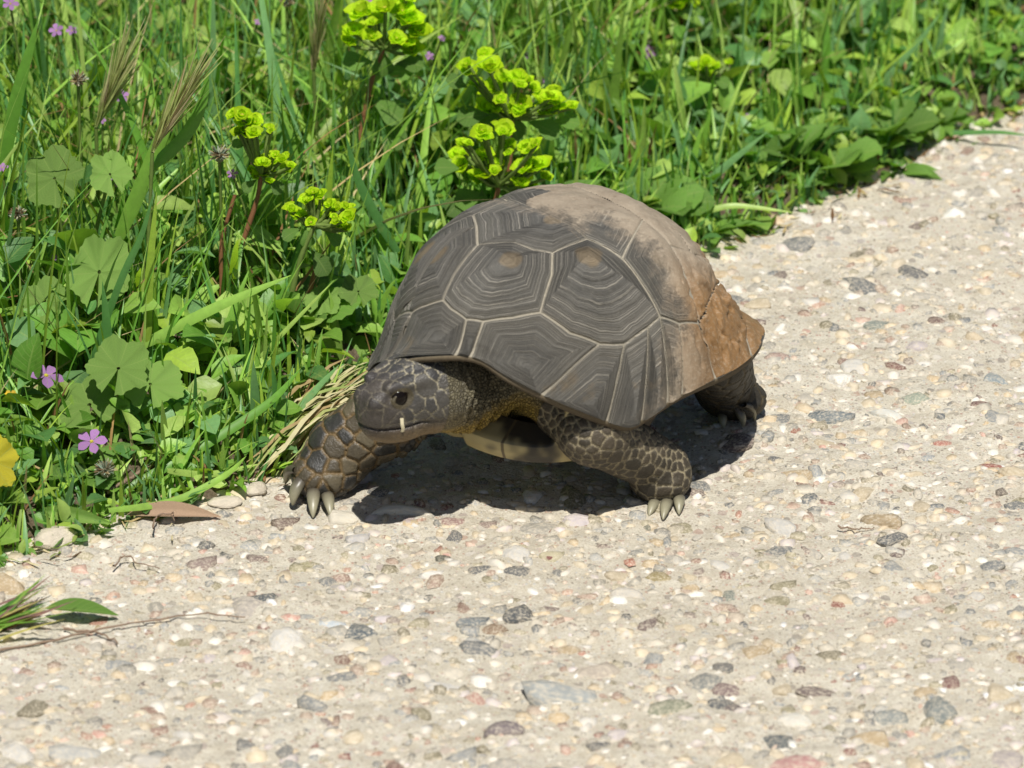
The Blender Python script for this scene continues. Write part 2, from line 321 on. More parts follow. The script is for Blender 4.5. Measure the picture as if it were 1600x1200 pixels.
# the small chips between them: one mass
def chips(n, med=.0019, sg=.45, lo=.0008, hi=.0052, dm=(.15, .75), sink=(.1, .7)):
    seg = 6; th = np.arange(seg) / seg * 2 * np.pi
    ringv = np.concatenate([np.stack([np.cos(th), np.sin(th), th * 0 - .3], -1), np.stack([.72 * np.cos(th + .4), .72 * np.sin(th + .4), th * 0 + .72], -1), [[0, 0, 1.]]])
    F = []
    for i in range(seg):
        j = (i + 1) % seg; F += [(i, j, seg + i), (j, seg + j, seg + i), (seg + i, seg + j, 2 * seg)]
    F = np.array(F); nv = len(ringv)
    x = np.where(rng.random(n) < .72, rng.uniform(-.31, .31, n), rng.uniform(-.8, 1.1, n)); y = np.where(rng.random(n) < .72, rng.uniform(-.34, .5, n), rng.uniform(-.9, 1., n))
    ok = y < edge_y(x) + .02; x, y = x[ok], y[ok]; n = len(x)
    a = np.clip(rng.lognormal(math.log(med), sg, n), lo, hi); b = a * rng.uniform(.5, 1., n); h = a * rng.uniform(.2, .6, n); rz = rng.uniform(0, 6.28, n)
    V = ringv[None] * (1 + rng.uniform(-.34, .34, (n, nv, 1))) * np.stack([a, b, h], -1)[:, None]
    c, s = np.cos(rz)[:, None], np.sin(rz)[:, None]
    W = np.stack([V[..., 0] * c - V[..., 1] * s + x[:, None], V[..., 0] * s + V[..., 1] * c + y[:, None], V[..., 2]], -1)
    pz = path_z(np.stack([x, y, 0 * x], -1)); W[..., 2] += (pz - h * rng.uniform(*sink, n))[:, None]
    cc = PALC[rng.choice(16, n, p=PW)] * rng.uniform(.75, 1.1, (n, 1)); mx_ = rng.uniform(*dm, (n, 1)); cc = cc * (1 - mx_) + mx_ * np.array([.56, .50, .39])
    return mesh('chips', W.reshape(-1, 3), (F[None] + (np.arange(n) * nv)[:, None, None]).reshape(-1, 3), cols=np.repeat(np.clip(cc, 0, .7), nv, 0))
obj('stone_chips', chips(22000), M['chip'], path, kind='stuff')
obj('small_pebbles', chips(6500, .0036, .27, .0024, .006, (.0, .45), (.0, .55)), M['chip'], path, kind='stuff')

# ------------------------------------------------------------------ the tortoise (local frame: x forward, y left, z up)
TH = R(40); RZ = math.pi + TH
tort = empty('tortoise', (0, 0, 0), 'domed grey-brown tortoise walking across the pebbled path', 'tortoise', rz=RZ)
Rm = np.array([[math.cos(RZ), -math.sin(RZ), 0], [math.sin(RZ), math.cos(RZ), 0], [0, 0, 1]])
def toL(p): return np.asarray(p) @ Rm
def toW(p): return np.asarray(p) @ Rm.T
CAML = toL(CAM)
def ray_l(px, py): return toL(rayd(px, py))
def at_l(px, py, l):            # pixel on the plane y_local = l
    d = ray_l(px, py); return CAML + d * ((l - CAML[1]) / d[1])
def at_f(px, py, f_):
    d = ray_l(px, py); return CAML + d * ((f_ - CAML[0]) / d[0])
# ---- carapace surface
SA, SB, SH, EF, ES, ER, CX, CL, E2, RW, ZREAR, ZAP, FL, FR, FF, ZLF = .085, .0707, .1327, .5289, .5063, .5, .0161, .0087, 1.3726, .1234, .0556, .0011, .2501, .4335, .1103, .0614
_ph = np.radians([-180, -140, -110, -90, -75, -60, -45, -30, -22, -10, 0, 10, 22, 27, 31, 38, 44, 54, 60, 71, 84, 88, 99, 109, 123, 143, 180])
_zr = np.array([ZREAR, .065, .062, .054, .055, .062, .065, .064, .067, .079, .0865, .093, .097, .0975, .095, .0905, .0855, .077, .071, .062, .0505, .054, .061, .063, .063, .064, ZREAR])
_pf = np.linspace(-np.pi, np.pi, 721); _zf = np.interp(_pf, _ph, _zr)
_k = np.exp(-.5 * (np.arange(-24, 25) / 7) ** 2); _k /= _k.sum(); _zf = np.convolve(np.concatenate([_zf[-25:-1], _zf, _zf[1:25]]), _k, 'valid')
def shell_raw(ph, s):
    q = s * np.pi / 2; c = np.cos(ph); sn = np.sin(ph)
    e = ES + (EF - ES) * np.clip(c, 0, 1) ** 2 + (ER - ES) * np.clip(-c, 0, 1) ** 2
    r = np.cos(q) ** e
    r = r + FL * np.clip(-c, 0, 1) ** 1.5 * np.clip(1 - s / FR, 0, 1) ** 2 + FF * np.clip(c, 0, 1) ** 2 * np.clip(1 - s / .25, 0, 1) ** 2
    # shallow scallop of the front rim above the left shoulder
    r = r - .05 * np.exp(-((ph - R(33)) / R(7)) ** 2) * np.clip(1 - s / .18, 0, 1)
    zr = np.interp(ph, _pf, _zf)
    z = zr + (SH - zr) * np.sin(q) ** E2
    return np.stack([SA * np.sign(c) * abs(c) ** .95 * r + CX + ZAP * np.sin(q) ** 2, SB * (1 - RW * c) * np.sign(sn) * abs(sn) ** .9 * r + CL, z], -1)
# arc-length parameter: 0 at the rim, 1 at the apex
_s = 1 - np.linspace(1, 0, 4000) ** 2; _L = 0
for _a in (20, 60, 100, 140):
    _p = shell_raw(np.full(4000, R(_a)), _s); _L = _L + np.concatenate([[0], np.cumsum(np.linalg.norm(np.diff(_p, axis=0), axis=1))])
_L = _L / _L[-1]
def shell(ph, t): return shell_raw(ph, np.interp(t, _L, _s))
def snorm(ph, s, e=2e-3):
    s = np.clip(s, .004, .99)
    a = shell(ph + e, s) - shell(ph - e, s); b = shell(ph, s + e) - shell(ph, s - e)
    n = np.cross(a, b); n /= np.linalg.norm(n, axis=-1, keepdims=True) + 1e-12; return n
NP_, NS_ = 1000, 236
PHg, Sg = np.meshgrid(np.linspace(-np.pi, np.pi, NP_ + 1)[:-1], np.linspace(0, .998, NS_))
PHg, Sg = PHg.ravel(), Sg.ravel(); SV = shell(PHg, Sg); SN = snorm(PHg, Sg)
DOM = np.stack([(1 - Sg) * np.cos(PHg), (1 - Sg) * np.sin(PHg)], -1)
_pp = proj(toW(SV)); _vis = ((CAML - SV) * SN).sum(-1) > 0
_ppv = _pp[_vis]; _dv = DOM[_vis]
def pd(px, py):                 # pixel -> shell domain
    d = ((_ppv - (px, py)) ** 2).sum(1); i = np.argsort(d)[:6]; w_ = 1 / (d[i] + 1); return (_dv[i] * w_[:, None]).sum(0) / w_.sum()
def PL(*a): return [pd(*x) for x in a]
def mir(p): return np.array([p[0], -p[1]])
J1, J1r, J2, J3, J4, J5, J6, J7, J8 = PL((747, 384), (745, 354), (863, 396), (917, 374), (972, 405), (693, 469), (645, 488), (844, 488), (1031, 495))
J9, J10, J11, J12, J13 = PL((1004, 345), (1047, 385), (1080, 400), (1122, 478), (1090, 505))
NU = pd(621, 496)
c1t = PL((802, 380), (835, 392)); c12 = PL((862, 430)); c1b = PL((800, 496), (755, 502), (729, 499), (705, 482)); c23 = PL((1002, 443)); c2b = PL((1012, 511), (975, 537), (937, 537), (890, 520))
c3b = PL((1060, 505))
m = mir
P_ = {}
P_['vertebral_scute'] = [[J6, J5, J1, J1r, m(J5), NU], [J1, *c1t, J2, J3, m(J3), m(J2), J1r], [J3, J4, J9, m(J9), m(J4), m(J3)], [J9, J10, J11, m(J11), m(J10), m(J9)], [J11, J12, m(J12), m(J11)]]
C_l = [[J5, J1, *c1t, J2, *c12, J7, *c1b], [J2, J3, J4, *c23, J8, *c2b, J7, *c12[::-1]], [J4, J9, J10, J13, *c3b, J8, *c23[::-1]], [J10, J11, J12, J13]]
P_['costal_scute'] = C_l + [[m(J5), J1r, m(J2), m(c12[0]), m(J7), *[m(x) for x in c1b]]] + [[m(x) for x in p] for p in C_l[1:]]
# marginals: between the costal border and the rim
def rimp(px, py):
    d = pd(px, py); a = math.atan2(d[1], d[0]); return np.array([math.cos(a), math.sin(a)]) * 1.03
border = [J6, J5, *c1b[::-1], J7, *c2b[::-1], J8, *c3b, J13, J12]
def rim(deg): return np.array([math.cos(R(deg)), math.sin(R(deg))]) * 1.03
ms = [(0, rimp(610, 558)), (3, rimp(719, 542)), (4, rimp(738, 543)), (8, rimp(841, 600)), (9, rimp(944, 645)), (10, rimp(1000, 655))]
b8 = border.index(J8) if False else [i for i, x in enumerate(border) if x is J8][0]
ms += [(b8, rimp(1040, 612)), (b8 + 1, rimp(1062, 612)), (b8 + 2, rimp(1118, 592)), (b8 + 3, rimp(1165, 560))]
mp = []
def arc(a, b):
    A, B = math.atan2(a[1], a[0]), math.atan2(b[1], b[0]); return [np.array([math.cos(x), math.sin(x)]) * 1.03 for x in np.linspace(A, B, 6)]
for (i0, r0), (i1, r1) in zip(ms[:-1], ms[1:]): mp.append([*border[i0:i1 + 1], *arc(r1, r0)])
r_last = ms[-1][1]
rear = [J12, *arc(r_last, rim(166))[::1][::-1][::-1]]
mp.append([J12, np.array([J12[0] - .05, J12[1] * .55]), *arc(rim(166), r_last)])
P_['marginal_scute'] = mp + [[m(x) for x in p] for p in mp]
sup = np.array([J12[0] - .05, J12[1] * .55])
P_['supracaudal_scute'] = [[J12, sup, rim(166), rim(172), rim(180), rim(-172), rim(-166), m(sup), m(J12)]]
rn = np.array([math.cos(R(-5)), math.sin(R(-5))]) * 1.03
P_['nuchal_scute'] = [[J6, *arc(ms[0][1], rn), NU]]
# right first marginal starts at the nuchal's other side
P_['marginal_scute'][len(mp)][0] = NU; P_['marginal_scute'][len(mp)] = [NU, *P_['marginal_scute'][len(mp)][1:4], *arc(m(ms[1][1]), rn)]
def inpoly(p, poly):
    x, y = p[:, 0], p[:, 1]; r = np.zeros(len(p), bool); n = len(poly)
    for i in range(n):
        (x1, y1), (x2, y2) = poly[i], poly[(i + 1) % n]
        c = ((y1 > y) != (y2 > y)); xi = (x2 - x1) * (y - y1) / (y2 - y1 + 1e-15) + x1; r ^= c & (x < xi)
    return r
def dom2s(d):
    r = np.hypot(d[:, 0], d[:, 1]); return np.arctan2(d[:, 1], d[:, 0]), np.clip(1 - r, 0, 1)
AREO = {('vertebral_scute', 0): (700, 383), ('vertebral_scute', 1): (895, 345), ('costal_scute', 0): (797, 410), ('costal_scute', 1): (917, 404)}
sid = np.full(len(SV), -1); qv = np.ones(len(SV)); ar = np.zeros(len(SV)); names = []; seamD = np.full(len(SV), 1.)
for kind_, polys in P_.items():
    for k, poly in enumerate(polys):
        poly = np.array(poly); ins = inpoly(DOM, poly) & (sid < 0); i = len(names); names.append(kind_); sid[ins] = i
        if not ins.any(): continue
        A = pd(*AREO[(kind_, k)]) if (kind_, k) in AREO else poly.mean(0)
        if kind_ == 'costal_scute' and (kind_, k) not in AREO: A = A * .82 + .18 * poly[1]
        if kind_ == 'marginal_scute': A = A * .55 + .45 * poly[np.argmax(np.hypot(*(poly.T)))] * .93
        for _ in range(12):
            if inpoly(A[None], poly)[0]: break
            A = A * .85 + poly.mean(0) * .15
        X = DOM[ins] - A; ln = np.hypot(X[:, 0], X[:, 1]) + 1e-9; dr = X / ln[:, None]; tb = np.full(len(X), 1e9)
        for a, b in zip(poly, np.roll(poly, -1, 0)):
            a = a - A; e = b - A - a; den = dr[:, 0] * e[1] - dr[:, 1] * e[0]; den = np.where(abs(den) < 1e-12, 1e-12, den)
            t = (a[0] * e[1] - a[1] * e[0]) / den; u = (a[0] * dr[:, 1] - a[1] * dr[:, 0]) / den
            tb = np.where((t > 0) & (u >= -.001) & (u <= 1.001), np.minimum(tb, t), tb)
        qv[ins] = np.clip(ln / tb, 0, 1)
        if (kind_, k) in AREO or kind_ == 'costal_scute': ar[ins] = np.exp(-(ln / .06) ** 4)
        # distance to the seams in metres
        pts = np.concatenate([np.linspace(a, b, 40)[:-1] for a, b in zip(poly, np.roll(poly, -1, 0))])
        pts = pts[np.hypot(pts[:, 0], pts[:, 1]) < .998]
        P3 = shell(*dom2s(pts)); kd = kdtree.KDTree(len(P3)); [kd.insert(x, j) for j, x in enumerate(P3)]; kd.balance()
        seamD[ins] = [kd.find(x)[2] for x in SV[ins].tolist()]
        miss = tb > 1e8; qm = qv[ins]; sdm = seamD[ins]; qm[miss] = 1 - sdm[miss] / (sdm.max() + 1e-6); qv[ins] = qm
# wear and extra colour masks
wb = PL((770, 318), (800, 322), (825, 334), (865, 342), (890, 356), (912, 358), (940, 344), (975, 372), (1003, 388), (1018, 412), (1028, 442), (1042, 470), (1060, 486), (1062, 512), (1040, 524), (1036, 560), (1046, 600), (1010, 640))
wpoly = np.array(wb + [rim(100), rim(130), rim(160), rim(180), rim(-160), rim(-130), rim(-100)] + [m(x) for x in wb[::-1][4:]])
worn = inpoly(DOM, wpoly).astype(float)
wp_ = shell(*dom2s(np.concatenate([np.linspace(a, b, 20) for a, b in zip(wb[:-1], wb[1:])]))); kd = kdtree.KDTree(len(wp_)); [kd.insert(x, j) for j, x in enumerate(wp_)]; kd.balance()
wd_ = np.array([kd.find(x)[2] for x in SV.tolist()]); worn = .5 + np.where(worn > 0, 1, -1) * np.clip(wd_ / .016, 0, 1) * .5
amber = sstep(.120, .088, SV[:, 2] + (vnoise(SV * 60, 77) - .5) * .02) * sstep(.006, -.028, SV[:, 0])
for c, r in [((640, 546), .012), ((880, 592), .014), ((905, 612), .010), ((1005, 600), .012)]:
    x0 = shell(*dom2s(pd(*c)[None]))[0]; ar = np.maximum(ar, .5 * np.exp(-(np.linalg.norm((SV - x0) * (1, 1, 1.6), axis=1) / r) ** 4))
# relief: seams recessed, plates domed with growth steps, ragged chips at the rear
ring = np.sin(qv * 46 + vnoise(SV * 60, 3) * 4 + sid) * .0002 * sstep(.15, .4, qv) * (1 - worn)
hp = .0013 * (sstep(0, .0010, seamD)) - .0007 + .0018 * (1 - qv ** 2) * (seamD < .5) + ring
wr = sstep(.5, .8, worn) * sstep(.0, -.03, SV[:, 0]) * sstep(.062, .075, SV[:, 2]) * sstep(.118, .105, SV[:, 2])
chip = (np.maximum(0, vnoise(SV * (330, 330, 80), 9) - .5) * .0045 - np.maximum(0, vnoise(SV * (420, 420, 110), 19) - .62) * .006) * wr
notch = np.exp(-(seamD / .0016) ** 2) * sstep(.10, .0, Sg); hp = hp + chip * 1.2 - notch * .0009 + (vnoise(SV * 220, 4) - .5) * .0007 * worn * sstep(.0, .003, seamD) + (vnoise(SV * 70, 14) - .5) * .0012 * sstep(.0005, .007, seamD)
OV = SV + SN * hp[:, None]
ii = (np.arange(NS_ - 1)[:, None] * NP_ + np.arange(NP_)[None]); jj = (np.arange(NS_ - 1)[:, None] * NP_ + (np.arange(NP_)[None] + 1) % NP_)
SF = np.stack([ii.ravel(), jj.ravel(), (jj + NP_).ravel(), (ii + NP_).ravel()], -1)
fs = sid[SF]; fs = np.where((fs == fs[:, :1]).all(1), fs[:, 0], -1)
# base shell under the plates: outer skin, rolled rim and inner skin
nb, nr = 500, 110
ph = np.linspace(-np.pi, np.pi, nb + 1)[:-1]; rows = []
for s in np.linspace(.995, 0, nr): rows.append(shell(ph, np.full(nb, s)) + snorm(ph, np.full(nb, s)) * -.00015)
o0 = rows[-1]; cen = np.array([CX, CL, .09])
n0 = snorm(ph, np.full(nb, .03)); down = np.array([0, 0, -1.])
inw = cen - o0; inw[:, 2] = 0; inw /= np.linalg.norm(inw, axis=1, keepdims=True)
rows += [o0 + down * .0026 + inw * .0004, o0 + down * .0036 + inw * .0026, o0 + inw * .0065 + down * .0010]
for s in np.linspace(.08, .96, 14):
    rows.append(shell(ph, np.full(nb, s)) - snorm(ph, np.full(nb, s)) * .0055)
BV = np.concatenate(rows); K = len(rows)
i = (np.arange(K - 1)[:, None] * nb + np.arange(nb)[None]); j = (np.arange(K - 1)[:, None] * nb + (np.arange(nb)[None] + 1) % nb)
BF = np.stack([i.ravel(), (i + nb).ravel(), (j + nb).ravel(), j.ravel()], -1)
bcol = np.tile([.30, .27, .21], (len(BV), 1)); bcol[(nr) * nb:] = hexc('4d4437'); bcol[(nr - 1) * nb:nr * nb] = hexc('6a5f4c')
cara = obj('carapace', mesh('carapace', BV, BF, cols=bcol), M['seam'], tort, 'high domed shell of dark ringed scutes, worn tan on top and behind')
for k, nm in enumerate(names):
    ff = SF[fs == k]
    if len(ff) < 4: continue
    u_, inv = np.unique(ff, return_inverse=True)
    n_ = len(u_)
    obj(nm, mesh(nm, OV[u_], inv.reshape(-1, 4), attrs=dict(q=qv[u_], sid=np.full(n_, k), worn=worn[u_], seam=seamD[u_], areola=ar[u_], amber=amber[u_])), M['scute'], cara)
# ---- plastron: plate with thickness and the two bridges up to the rim
def plast():
    n = 640; ph = np.linspace(-np.pi, np.pi, n + 1)[:-1]; c, s = np.cos(ph), np.sin(ph)
    fx = np.where(c > 0, .074, .078) * np.sign(c) * abs(c) ** .8; ly = .052 * np.sign(s) * abs(s) ** .75 * (1 - .36 * sstep(.15, -.5, c))
    fx = fx - .006 * np.exp(-(ph / .07) ** 2)                      # notch between the gulars
    zt = .037 + .006 * np.clip(c, 0, 1) ** 3 + .006 * sstep(.1, -.4, c)
    o = np.stack([fx + .002, ly + CL * .6, zt], -1); cen = np.array([0, CL * .6, 0])
    rows = []
    br = np.exp(-((np.abs(np.degrees(ph)) - 78) / 17) ** 4)[:, None]  # bridge weight
    rimv = shell(ph, np.zeros(n)); inn = rimv + (cen - rimv) * (.06, .16, 0) + (0, 0, .003)
    top_in = o + (cen - o) * (.2, .2, 0) + (0, 0, .006)
    rows.append(top_in * (1 - br) + (inn + (0, 0, .004)) * br)
    rows.append((o + (0, 0, .0005)) * (1 - br) + inn * br)
    mid = inn * .5 + o * .5 + (0, 0, -.004)
    rows.append((o + (0, 0, -.001)) * (1 - br) + mid * br)
    rows.append((o + (cen - o) * (.006, .006, 0) + (0, 0, -.004)) * (1 - br) + (o + (0, 0, -.003)) * br)
    rows.append(o + (cen - o) * (.035, .035, 0) + (0, 0, -.0085))
    rows.append((o + (cen - o) * (.12, .12, 0)) * (1, 1, 0) + (0, 0, .030))
    for t in (.4, .7, .98): rows.append((o + (cen - o) * (t, t, 0)) * (1, 1, 0) + (0, 0, .031))
    _r = []
    for r0, r1 in zip(rows[:-1], rows[1:]): _r += [r0 * (1 - t) + r1 * t for t in (0, .2, .4, .6, .8)]
    rows = _r + [rows[-1]]
    V = np.concatenate(rows); K = len(rows); i = (np.arange(K - 1)[:, None] * n + np.arange(n)[None]); j = (np.arange(K - 1)[:, None] * n + (np.arange(n)[None] + 1) % n)
    F = np.stack([i.ravel(), (i + n).ravel(), (j + n).ravel(), j.ravel()], -1)
    cc = np.tile(hexc('b3a476') * .85, (len(V), 1)); dk = vnoise(V * 48 + 3.3, 25); dk = sstep(.60, .68, dk)[:, None]; cc = cc * (1 - dk) + hexc('38352f') * dk
    a = np.degrees(np.arctan2(V[:, 1] - CL * .6, V[:, 0]))
    sm = (abs(abs(a) - 24) < .6) | (abs(abs(a) - 70) < .6) | (abs(a) < .5)
    for bx, by, br_ in ((.052, .034, .013), (.066, .012, .006), (.050, -.03, .012)):
        bw = sstep(1.25, .8, np.linalg.norm((V[:, :2] - (bx, by)) * (1.1, .8), axis=1) / br_ + (vnoise(V * 260, 8) - .5) * .5)[:, None]; cc = cc * (1 - bw) + hexc('3a352c') * bw
    cc = np.where(sm[:, None], hexc('5d5139'), cc); bz = sstep(50, 62, np.abs(a))[:, None]; cc = cc * (1 - bz) + hexc('4a3d2a') * bz
    return mesh('plastron', V, F, cols=cc)
pl_ = obj('plastron', plast(), M['plastron'], tort, 'flat pale yellow belly plate with dark blotches')

# ---- body: one continuous skin grown from a signed distance field
mm = .001
def smin(a, b, k):
    h = np.clip(.5 + .5 * (b - a) / k, 0, 1); return b + (a - b) * h - k * h * (1 - h)
def cap(p, a, b, ra, rb):
    a, b = np.asarray(a), np.asarray(b); ab = b - a; t = np.clip(((p - a) @ ab) / (ab @ ab), 0, 1)
    return np.linalg.norm(p - a - t[:, None] * ab, axis=1) - (ra + (rb - ra) * t)
def ell(p, c, r):
    q = p - np.asarray(c); r = np.asarray(r); k0 = np.linalg.norm(q / r, axis=1); k1 = np.linalg.norm(q / (r * r), axis=1) + 1e-9; return k0 * (k0 - 1) / k1
HY, HP = R(2), R(-4)        # head turned a little to the tortoise's right, nodding down
hF = np.array([math.cos(HP) * math.cos(-HY), math.cos(HP) * math.sin(-HY), math.sin(HP)])
hL = np.array([math.sin(HY), math.cos(HY), 0.]); hU = np.cross(hF, hL); HB = np.stack([hF, hL, hU])
HC = at_l(636, 617, .017); HS = 1.06 * mm
def head_l(p): return (p - HC) @ HB.T / HS
def head_w(q): return np.asarray(q) * HS @ HB + HC
def sdf_head(p):
    q = head_l(p)
    d = ell(q, (-9, 0, 2.0), (18, 16.5, 16.5))
    d = smin(d, ell(q, (8, 0, -.5), (15.5, 12, 14)), 6)
    d = smin(d, ell(q, (3, 0, -10.5), (19, 11.8, 8.6)), 4)
    d = smin(d, ell(q, (19.5, 0, -2), (6.2, 8.2, 10.5)), 3)
    for s in (-1, 1):
        d = smin(d, ell(q, (-11, s * 11, -3), (10, 6.5, 10)), 4)
        d = smin(d, cap(q, (14, s * 7.2, 10.6), (-4, s * 11.0, 11.0), 2.4, 3.4), 2.5)
        d = smin(d, ell(q, (19, s * 4.8, 5.0), (5, 4.2, 4.4)), 2.5)
        d = -smin(-d, ell(q, (10.5, s * 13.4, 6.2), (5.0, 4.2, 3.5)), 1.2)          # eye socket
        e = np.stack([(q[:, 0] - 10.5) / 1.35, (q[:, 2] - 6.2 + .18 * (q[:, 0] - 10.5)) * 1.25], -1); rr = np.linalg.norm(e, axis=1)
        lid = np.sqrt((rr - 3.2) ** 2 + (q[:, 1] - s * 10.3) ** 2) - .75
        d = smin(d, lid, .9)
        d = -smin(-d, np.linalg.norm(q - (25.9, s * 2.6, 1.5), axis=1) - 1.15, .6)  # nostril
    zc = -8.2 + .035 * (q[:, 0] - 10) ** 2 * (q[:, 0] > 10) * .35 - .05 * np.minimum(q[:, 0] - 2, 0) ** 2 * .12
    groove = 1.4 * np.exp(-((q[:, 2] - zc) / .6) ** 2) * sstep(-9, -5, q[:, 0])
    d = d + groove
    return d * HS
def footpad(p, c, dirv, w_, l_, h_):
    dirv = np.array([dirv[0], dirv[1], 0.]); dirv /= np.linalg.norm(dirv); side = np.array([-dirv[1], dirv[0], 0])
    q = p - np.asarray(c); return ell(np.stack([q @ dirv, q @ side, q[:, 2]], -1), (0, 0, 0), (l_, w_, h_))
neck0 = head_w((-16, 0, -1)); 
def gl(px, py): return toL(ground(px, py))
RF = gl(501, 771); LF = gl(1034, 775); LH = gl(1140, 645)
Lel = at_l(925, 672, .060); Lsh = np.array([.032, .040, .052])
Rel = np.array([.082, -.030, .036]); Rsh = np.array([.052, -.034, .055])
Lhk = np.array([-.060, .040, .050])
def foot_dir(p, a, b):
    return toL(ground(*b))[:2] - toL(ground(*a))[:2]
def sdf(p):
    d = ell(p, (-.004, CL * .7, .070), (.078, .052, .030))
    d = smin(d, cap(p, neck0, (.034, .000, .050), .0200, .017), .008)
    d = smin(d, cap(p, head_w((-14, 0, -8)), (.040, .002, .043), .012, .011), .010)
    d = smin(d, cap(p, (.028, .0, .050), Lsh, .015, .0155), .010)
    d = smin(d, sdf_head(p), .005)
    # left foreleg, pushed back
    d = smin(d, cap(p, Lsh, Lel, .0160, .0150), .008)
    d = smin(d, cap(p, Lel, LF + (0, 0, .015), .0150, .0124), .006)
    d = smin(d, footpad(p, LF + (.002, .001, .010), (.4, .9), .0140, .0140, .0105), .005)
    # right foreleg, reaching forward
    d = smin(d, cap(p, Rsh, Rel, .017, .0165), .008)
    d = smin(d, cap(p, Rel, RF + (-.012, .001, .020), .0165, .0158), .007)
    d = smin(d, footpad(p, RF + (-.003, 0, .0105), (1, .3), .0150, .0170, .0115), .006)
    # hind legs
    d = smin(d, cap(p, Lhk, LH + (.003, -.001, .016), .0165, .0145), .007)
    d = smin(d, footpad(p, LH + (.0, .004, .0095), (-.2, 1.), .0140, .0150, .0095), .004)
    d = smin(d, cap(p, (-.058, -.034, .052), (-.075, -.05, .016), .019, .0165), .008)
    d = smin(d, footpad(p, (-.073, -.055, .0095), (.7, -.6), .0150, .0165, .0105), .005)
    d = smin(d, cap(p, (-.07, .006, .05), (-.098, .004, .03), .011, .004), .008)
    # folds of loose neck skin
    nk = np.linalg.norm((p - (.066, .014, .056)) * (1, .8, .8), axis=1)
    t = (p - neck0) @ (np.array([.034, .0, .05]) - neck0) / .0016
    d = d + .0017 * np.sin(p @ np.array([900, 120, 420]) + 3 * np.sin(p[:, 2] * 150 + p[:, 1] * 90)) * np.exp(-(nk / .024) ** 4)
    qn = head_l(p); mk = sstep(-15, -20, qn[:, 0]) * sstep(-50, -38, qn[:, 0]) * (p[:, 1] > -.03)
    d = d + .0010 * np.sin(qn[:, 0] * 1.25 + 1.6 * np.sin(qn[:, 2] * .33 + 1) + .25 * qn[:, 2]) * mk + .0005 * np.sin(qn[:, 0] * 2.9 + 2 * np.sin(qn[:, 2] * .5)) * mk
    # creases round the hind leg
    d = d + .0022 * (1 - np.abs(np.sin((p[:, 2] + p[:, 1] * .3) * 300))) ** 2 * np.exp(-(np.linalg.norm(p[:, :2] - LH[:2], axis=1) / .03) ** 6) * sstep(.010, .015, p[:, 2]) * (p[:, 0] < -.03)
    return d
def surface_nets(h, lo, hi, blk=8):
    n = (np.ceil((np.array(hi) - lo) / h / blk).astype(int)) * blk + 1
    G = np.full(n, 1., np.float32); cn = (n - 1) // blk
    bc = np.stack(np.meshgrid(*[np.arange(k) for k in cn], indexing='ij'), -1).reshape(-1, 3)
    ctr = lo + (bc + .5) * blk * h; dc = sdf(ctr); act = abs(dc) < blk * h * .95 + .0015
    for b, d in zip(bc[dc < 0], dc[dc < 0]): G[b[0] * blk:b[0] * blk + blk + 1, b[1] * blk:b[1] * blk + blk + 1, b[2] * blk:b[2] * blk + blk + 1] = -1
    loc = np.stack(np.meshgrid(*[np.arange(blk + 1)] * 3, indexing='ij'), -1).reshape(-1, 3)
    A = bc[act] * blk; idx = (A[:, None] + loc[None]).reshape(-1, 3)
    flat = np.unique((idx[:, 0] * n[1] + idx[:, 1]) * n[2] + idx[:, 2])
    pi = np.stack([flat // (n[1] * n[2]), (flat // n[2]) % n[1], flat % n[2]], -1)
    for a in range(0, len(pi), 400000):
        q = pi[a:a + 400000]; G[q[:, 0], q[:, 1], q[:, 2]] = sdf(lo + q * h)
    S = G < 0
    c8 = [S[a:n[0] - 1 + a, b:n[1] - 1 + b, c:n[2] - 1 + c] for a in (0, 1) for b in (0, 1) for c in (0, 1)]
    cnt = sum(x.astype(np.int8) for x in c8); ac = (cnt > 0) & (cnt < 8)
    ci = np.argwhere(ac); vid = np.full(ac.shape, -1, np.int32); vid[ac] = np.arange(len(ci))
    offs = np.array([(a, b, c) for a in (0, 1) for b in (0, 1) for c in (0, 1)])
    val = np.stack([G[ci[:, 0] + o[0], ci[:, 1] + o[1], ci[:, 2] + o[2]] for o in offs], -1)
    acc = np.zeros((len(ci), 3)); num = np.zeros(len(ci))
    for i in range(8):
        for j in range(i + 1, 8):
            if abs(offs[i] - offs[j]).sum() != 1: continue
            a, b = val[:, i], val[:, j]; x = (a < 0) != (b < 0); t = np.where(x, a / np.where(x, a - b, 1), 0)
            acc += np.where(x[:, None], offs[i] + t[:, None] * (offs[j] - offs[i]), 0); num += x
    V = lo + (ci + acc / num[:, None]) * h; F = []
    for ax in range(3):
        o1, o2 = (ax + 1) % 3, (ax + 2) % 3
        sl0 = [slice(1, n[k] - 1) for k in range(3)]; sl0[ax] = slice(0, n[ax] - 1); sl1 = list(sl0); sl1[ax] = slice(1, n[ax])
        ch = S[tuple(sl0)] != S[tuple(sl1)]; e = np.argwhere(ch) + [1 if k != ax else 0 for k in range(3)]
        inside = S[e[:, 0], e[:, 1], e[:, 2]]
        d1 = np.zeros(3, int); d1[o1] = 1; d2 = np.zeros(3, int); d2[o2] = 1
        g = lambda x: vid[x[:, 0], x[:, 1], x[:, 2]]
        qd = np.stack([g(e), g(e - d1), g(e - d1 - d2), g(e - d2)], -1)
        qd[~inside] = qd[~inside][:, ::-1]; F.append(qd)
    F = np.concatenate(F); F = F[(F >= 0).all(1)]
    return V, F
BVt, BFc = surface_nets(.00068, np.array([-.112, -.088, -.003]), np.array([.158, .112, .104]))
def grad(p, e=.0006):
    g = np.stack([sdf(p + np.eye(3)[k] * e) - sdf(p - np.eye(3)[k] * e) for k in range(3)], -1); return g / (np.linalg.norm(g, axis=1, keepdims=True) + 1e-9)
BN = grad(BVt)
